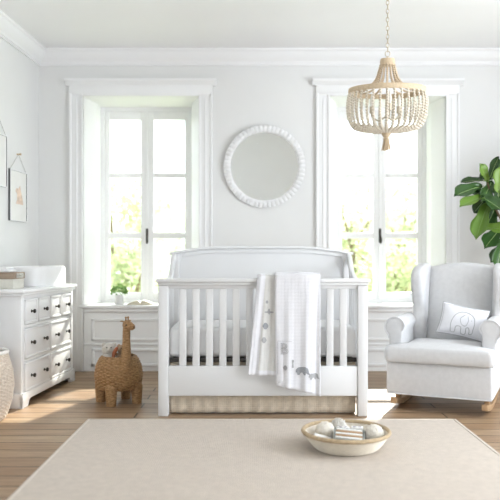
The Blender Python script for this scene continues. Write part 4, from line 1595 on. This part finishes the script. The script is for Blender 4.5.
br2 = smooth([(0.0, 0, 0.9), (0.12, 0.05, 1.2), (0.2, 0.06, 1.6)], 6)
m.tube(br1, lambda t: 0.014 * (1 - 0.5 * t), 8)
m.tube(br2, lambda t: 0.014 * (1 - 0.5 * t), 8)
m.build('trunk', M['bark'], fig)
leaf_m = MB()
rib_m = MB()
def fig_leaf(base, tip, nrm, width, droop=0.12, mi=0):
    b, t = Vector(base), Vector(tip)
    ax = t - b
    L = ax.length
    ax.normalize()
    n = Vector(nrm)
    n = (n - ax * n.dot(ax)).normalized()
    sd2 = ax.cross(n)
    def prof(q):
        # fiddle outline: narrow waist, broad end
        ctrl = [0.0, 0.55, 0.66, 0.60, 0.70, 0.92, 1.0, 0.93, 0.66, 0.0]
        f_ = q * (len(ctrl) - 1)
        i = min(int(f_), len(ctrl) - 2)
        return lerp(ctrl[i], ctrl[i + 1], f_ - i)
    def pt(q, c):
        w = width * 0.5 * max(0.02, prof(q))
        bend = -droop * L * (q ** 2)
        cup = 0.18 * width * c * c + 0.02 * width * math.sin(q * 22) * abs(c)
        return b + ax * (L * (0.12 + 0.88 * q)) + sd2 * (w * c) + n * (bend + cup)
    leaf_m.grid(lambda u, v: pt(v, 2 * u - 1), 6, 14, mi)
    rib_m.tube([b] + [pt(k / 8, 0) + n * 0.0015 for k in range(9)], lambda q: 0.0045 * (1 - 0.7 * q), 5)
def fp(px, py, y):
    # metres from image reading at depth y, relative to the plant
    return ((px - 250) / 695 * y - FX, y - FY, CAMZ - (py - 258) / 695 * y)
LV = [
    # base, tip, depth base, depth tip, normal, width, lit tone
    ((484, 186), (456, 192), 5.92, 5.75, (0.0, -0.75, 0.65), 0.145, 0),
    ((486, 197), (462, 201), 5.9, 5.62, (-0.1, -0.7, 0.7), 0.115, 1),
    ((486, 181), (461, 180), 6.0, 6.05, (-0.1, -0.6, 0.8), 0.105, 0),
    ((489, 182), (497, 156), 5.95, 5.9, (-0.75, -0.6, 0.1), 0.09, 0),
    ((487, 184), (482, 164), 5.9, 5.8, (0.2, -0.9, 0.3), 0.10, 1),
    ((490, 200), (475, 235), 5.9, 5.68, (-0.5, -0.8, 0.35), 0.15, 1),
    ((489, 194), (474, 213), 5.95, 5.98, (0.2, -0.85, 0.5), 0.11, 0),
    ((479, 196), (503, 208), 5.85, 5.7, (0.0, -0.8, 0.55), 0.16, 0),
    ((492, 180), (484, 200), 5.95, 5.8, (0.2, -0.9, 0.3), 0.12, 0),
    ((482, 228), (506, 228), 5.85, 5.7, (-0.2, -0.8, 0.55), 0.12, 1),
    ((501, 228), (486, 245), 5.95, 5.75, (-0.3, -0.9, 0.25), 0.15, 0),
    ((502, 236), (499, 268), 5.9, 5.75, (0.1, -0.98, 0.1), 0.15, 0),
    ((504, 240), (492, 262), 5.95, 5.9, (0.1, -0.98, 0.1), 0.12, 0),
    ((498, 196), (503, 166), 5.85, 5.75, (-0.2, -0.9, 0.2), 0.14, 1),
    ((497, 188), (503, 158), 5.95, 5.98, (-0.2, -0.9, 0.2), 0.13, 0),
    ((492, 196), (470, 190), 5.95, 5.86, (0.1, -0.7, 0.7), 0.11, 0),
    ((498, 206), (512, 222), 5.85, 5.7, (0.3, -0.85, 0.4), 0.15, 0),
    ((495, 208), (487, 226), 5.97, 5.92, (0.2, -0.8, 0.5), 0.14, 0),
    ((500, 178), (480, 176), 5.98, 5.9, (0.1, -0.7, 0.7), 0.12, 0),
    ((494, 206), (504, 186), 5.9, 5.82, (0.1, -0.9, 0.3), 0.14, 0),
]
for (b, t, yb, yt, n, w, is_lit) in LV:
    fig_leaf(fp(*b, yb), fp(*t, yt), n, w, 0.14, is_lit)
rnd = random.Random(5)
for k in range(46):
    z = rnd.uniform(1.05, 1.95)
    a = rnd.uniform(0, 2 * PI)
    bx_ = rnd.uniform(-0.12, 0.12)
    b = Vector((bx_, rnd.uniform(-0.1, 0.1), z))
    d = Vector((math.cos(a), math.sin(a) * 0.8, rnd.uniform(-0.25, 0.55))).normalized()
    if d.x < -0.25:
        d.x = abs(d.x)
    L = rnd.uniform(0.2, 0.28)
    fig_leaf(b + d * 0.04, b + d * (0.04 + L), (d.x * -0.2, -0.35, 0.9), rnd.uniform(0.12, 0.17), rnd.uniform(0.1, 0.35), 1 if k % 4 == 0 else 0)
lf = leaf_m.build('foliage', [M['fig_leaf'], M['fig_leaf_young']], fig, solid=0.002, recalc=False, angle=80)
rib_m.build('leaf_rib', M['fig_rib'], lf)
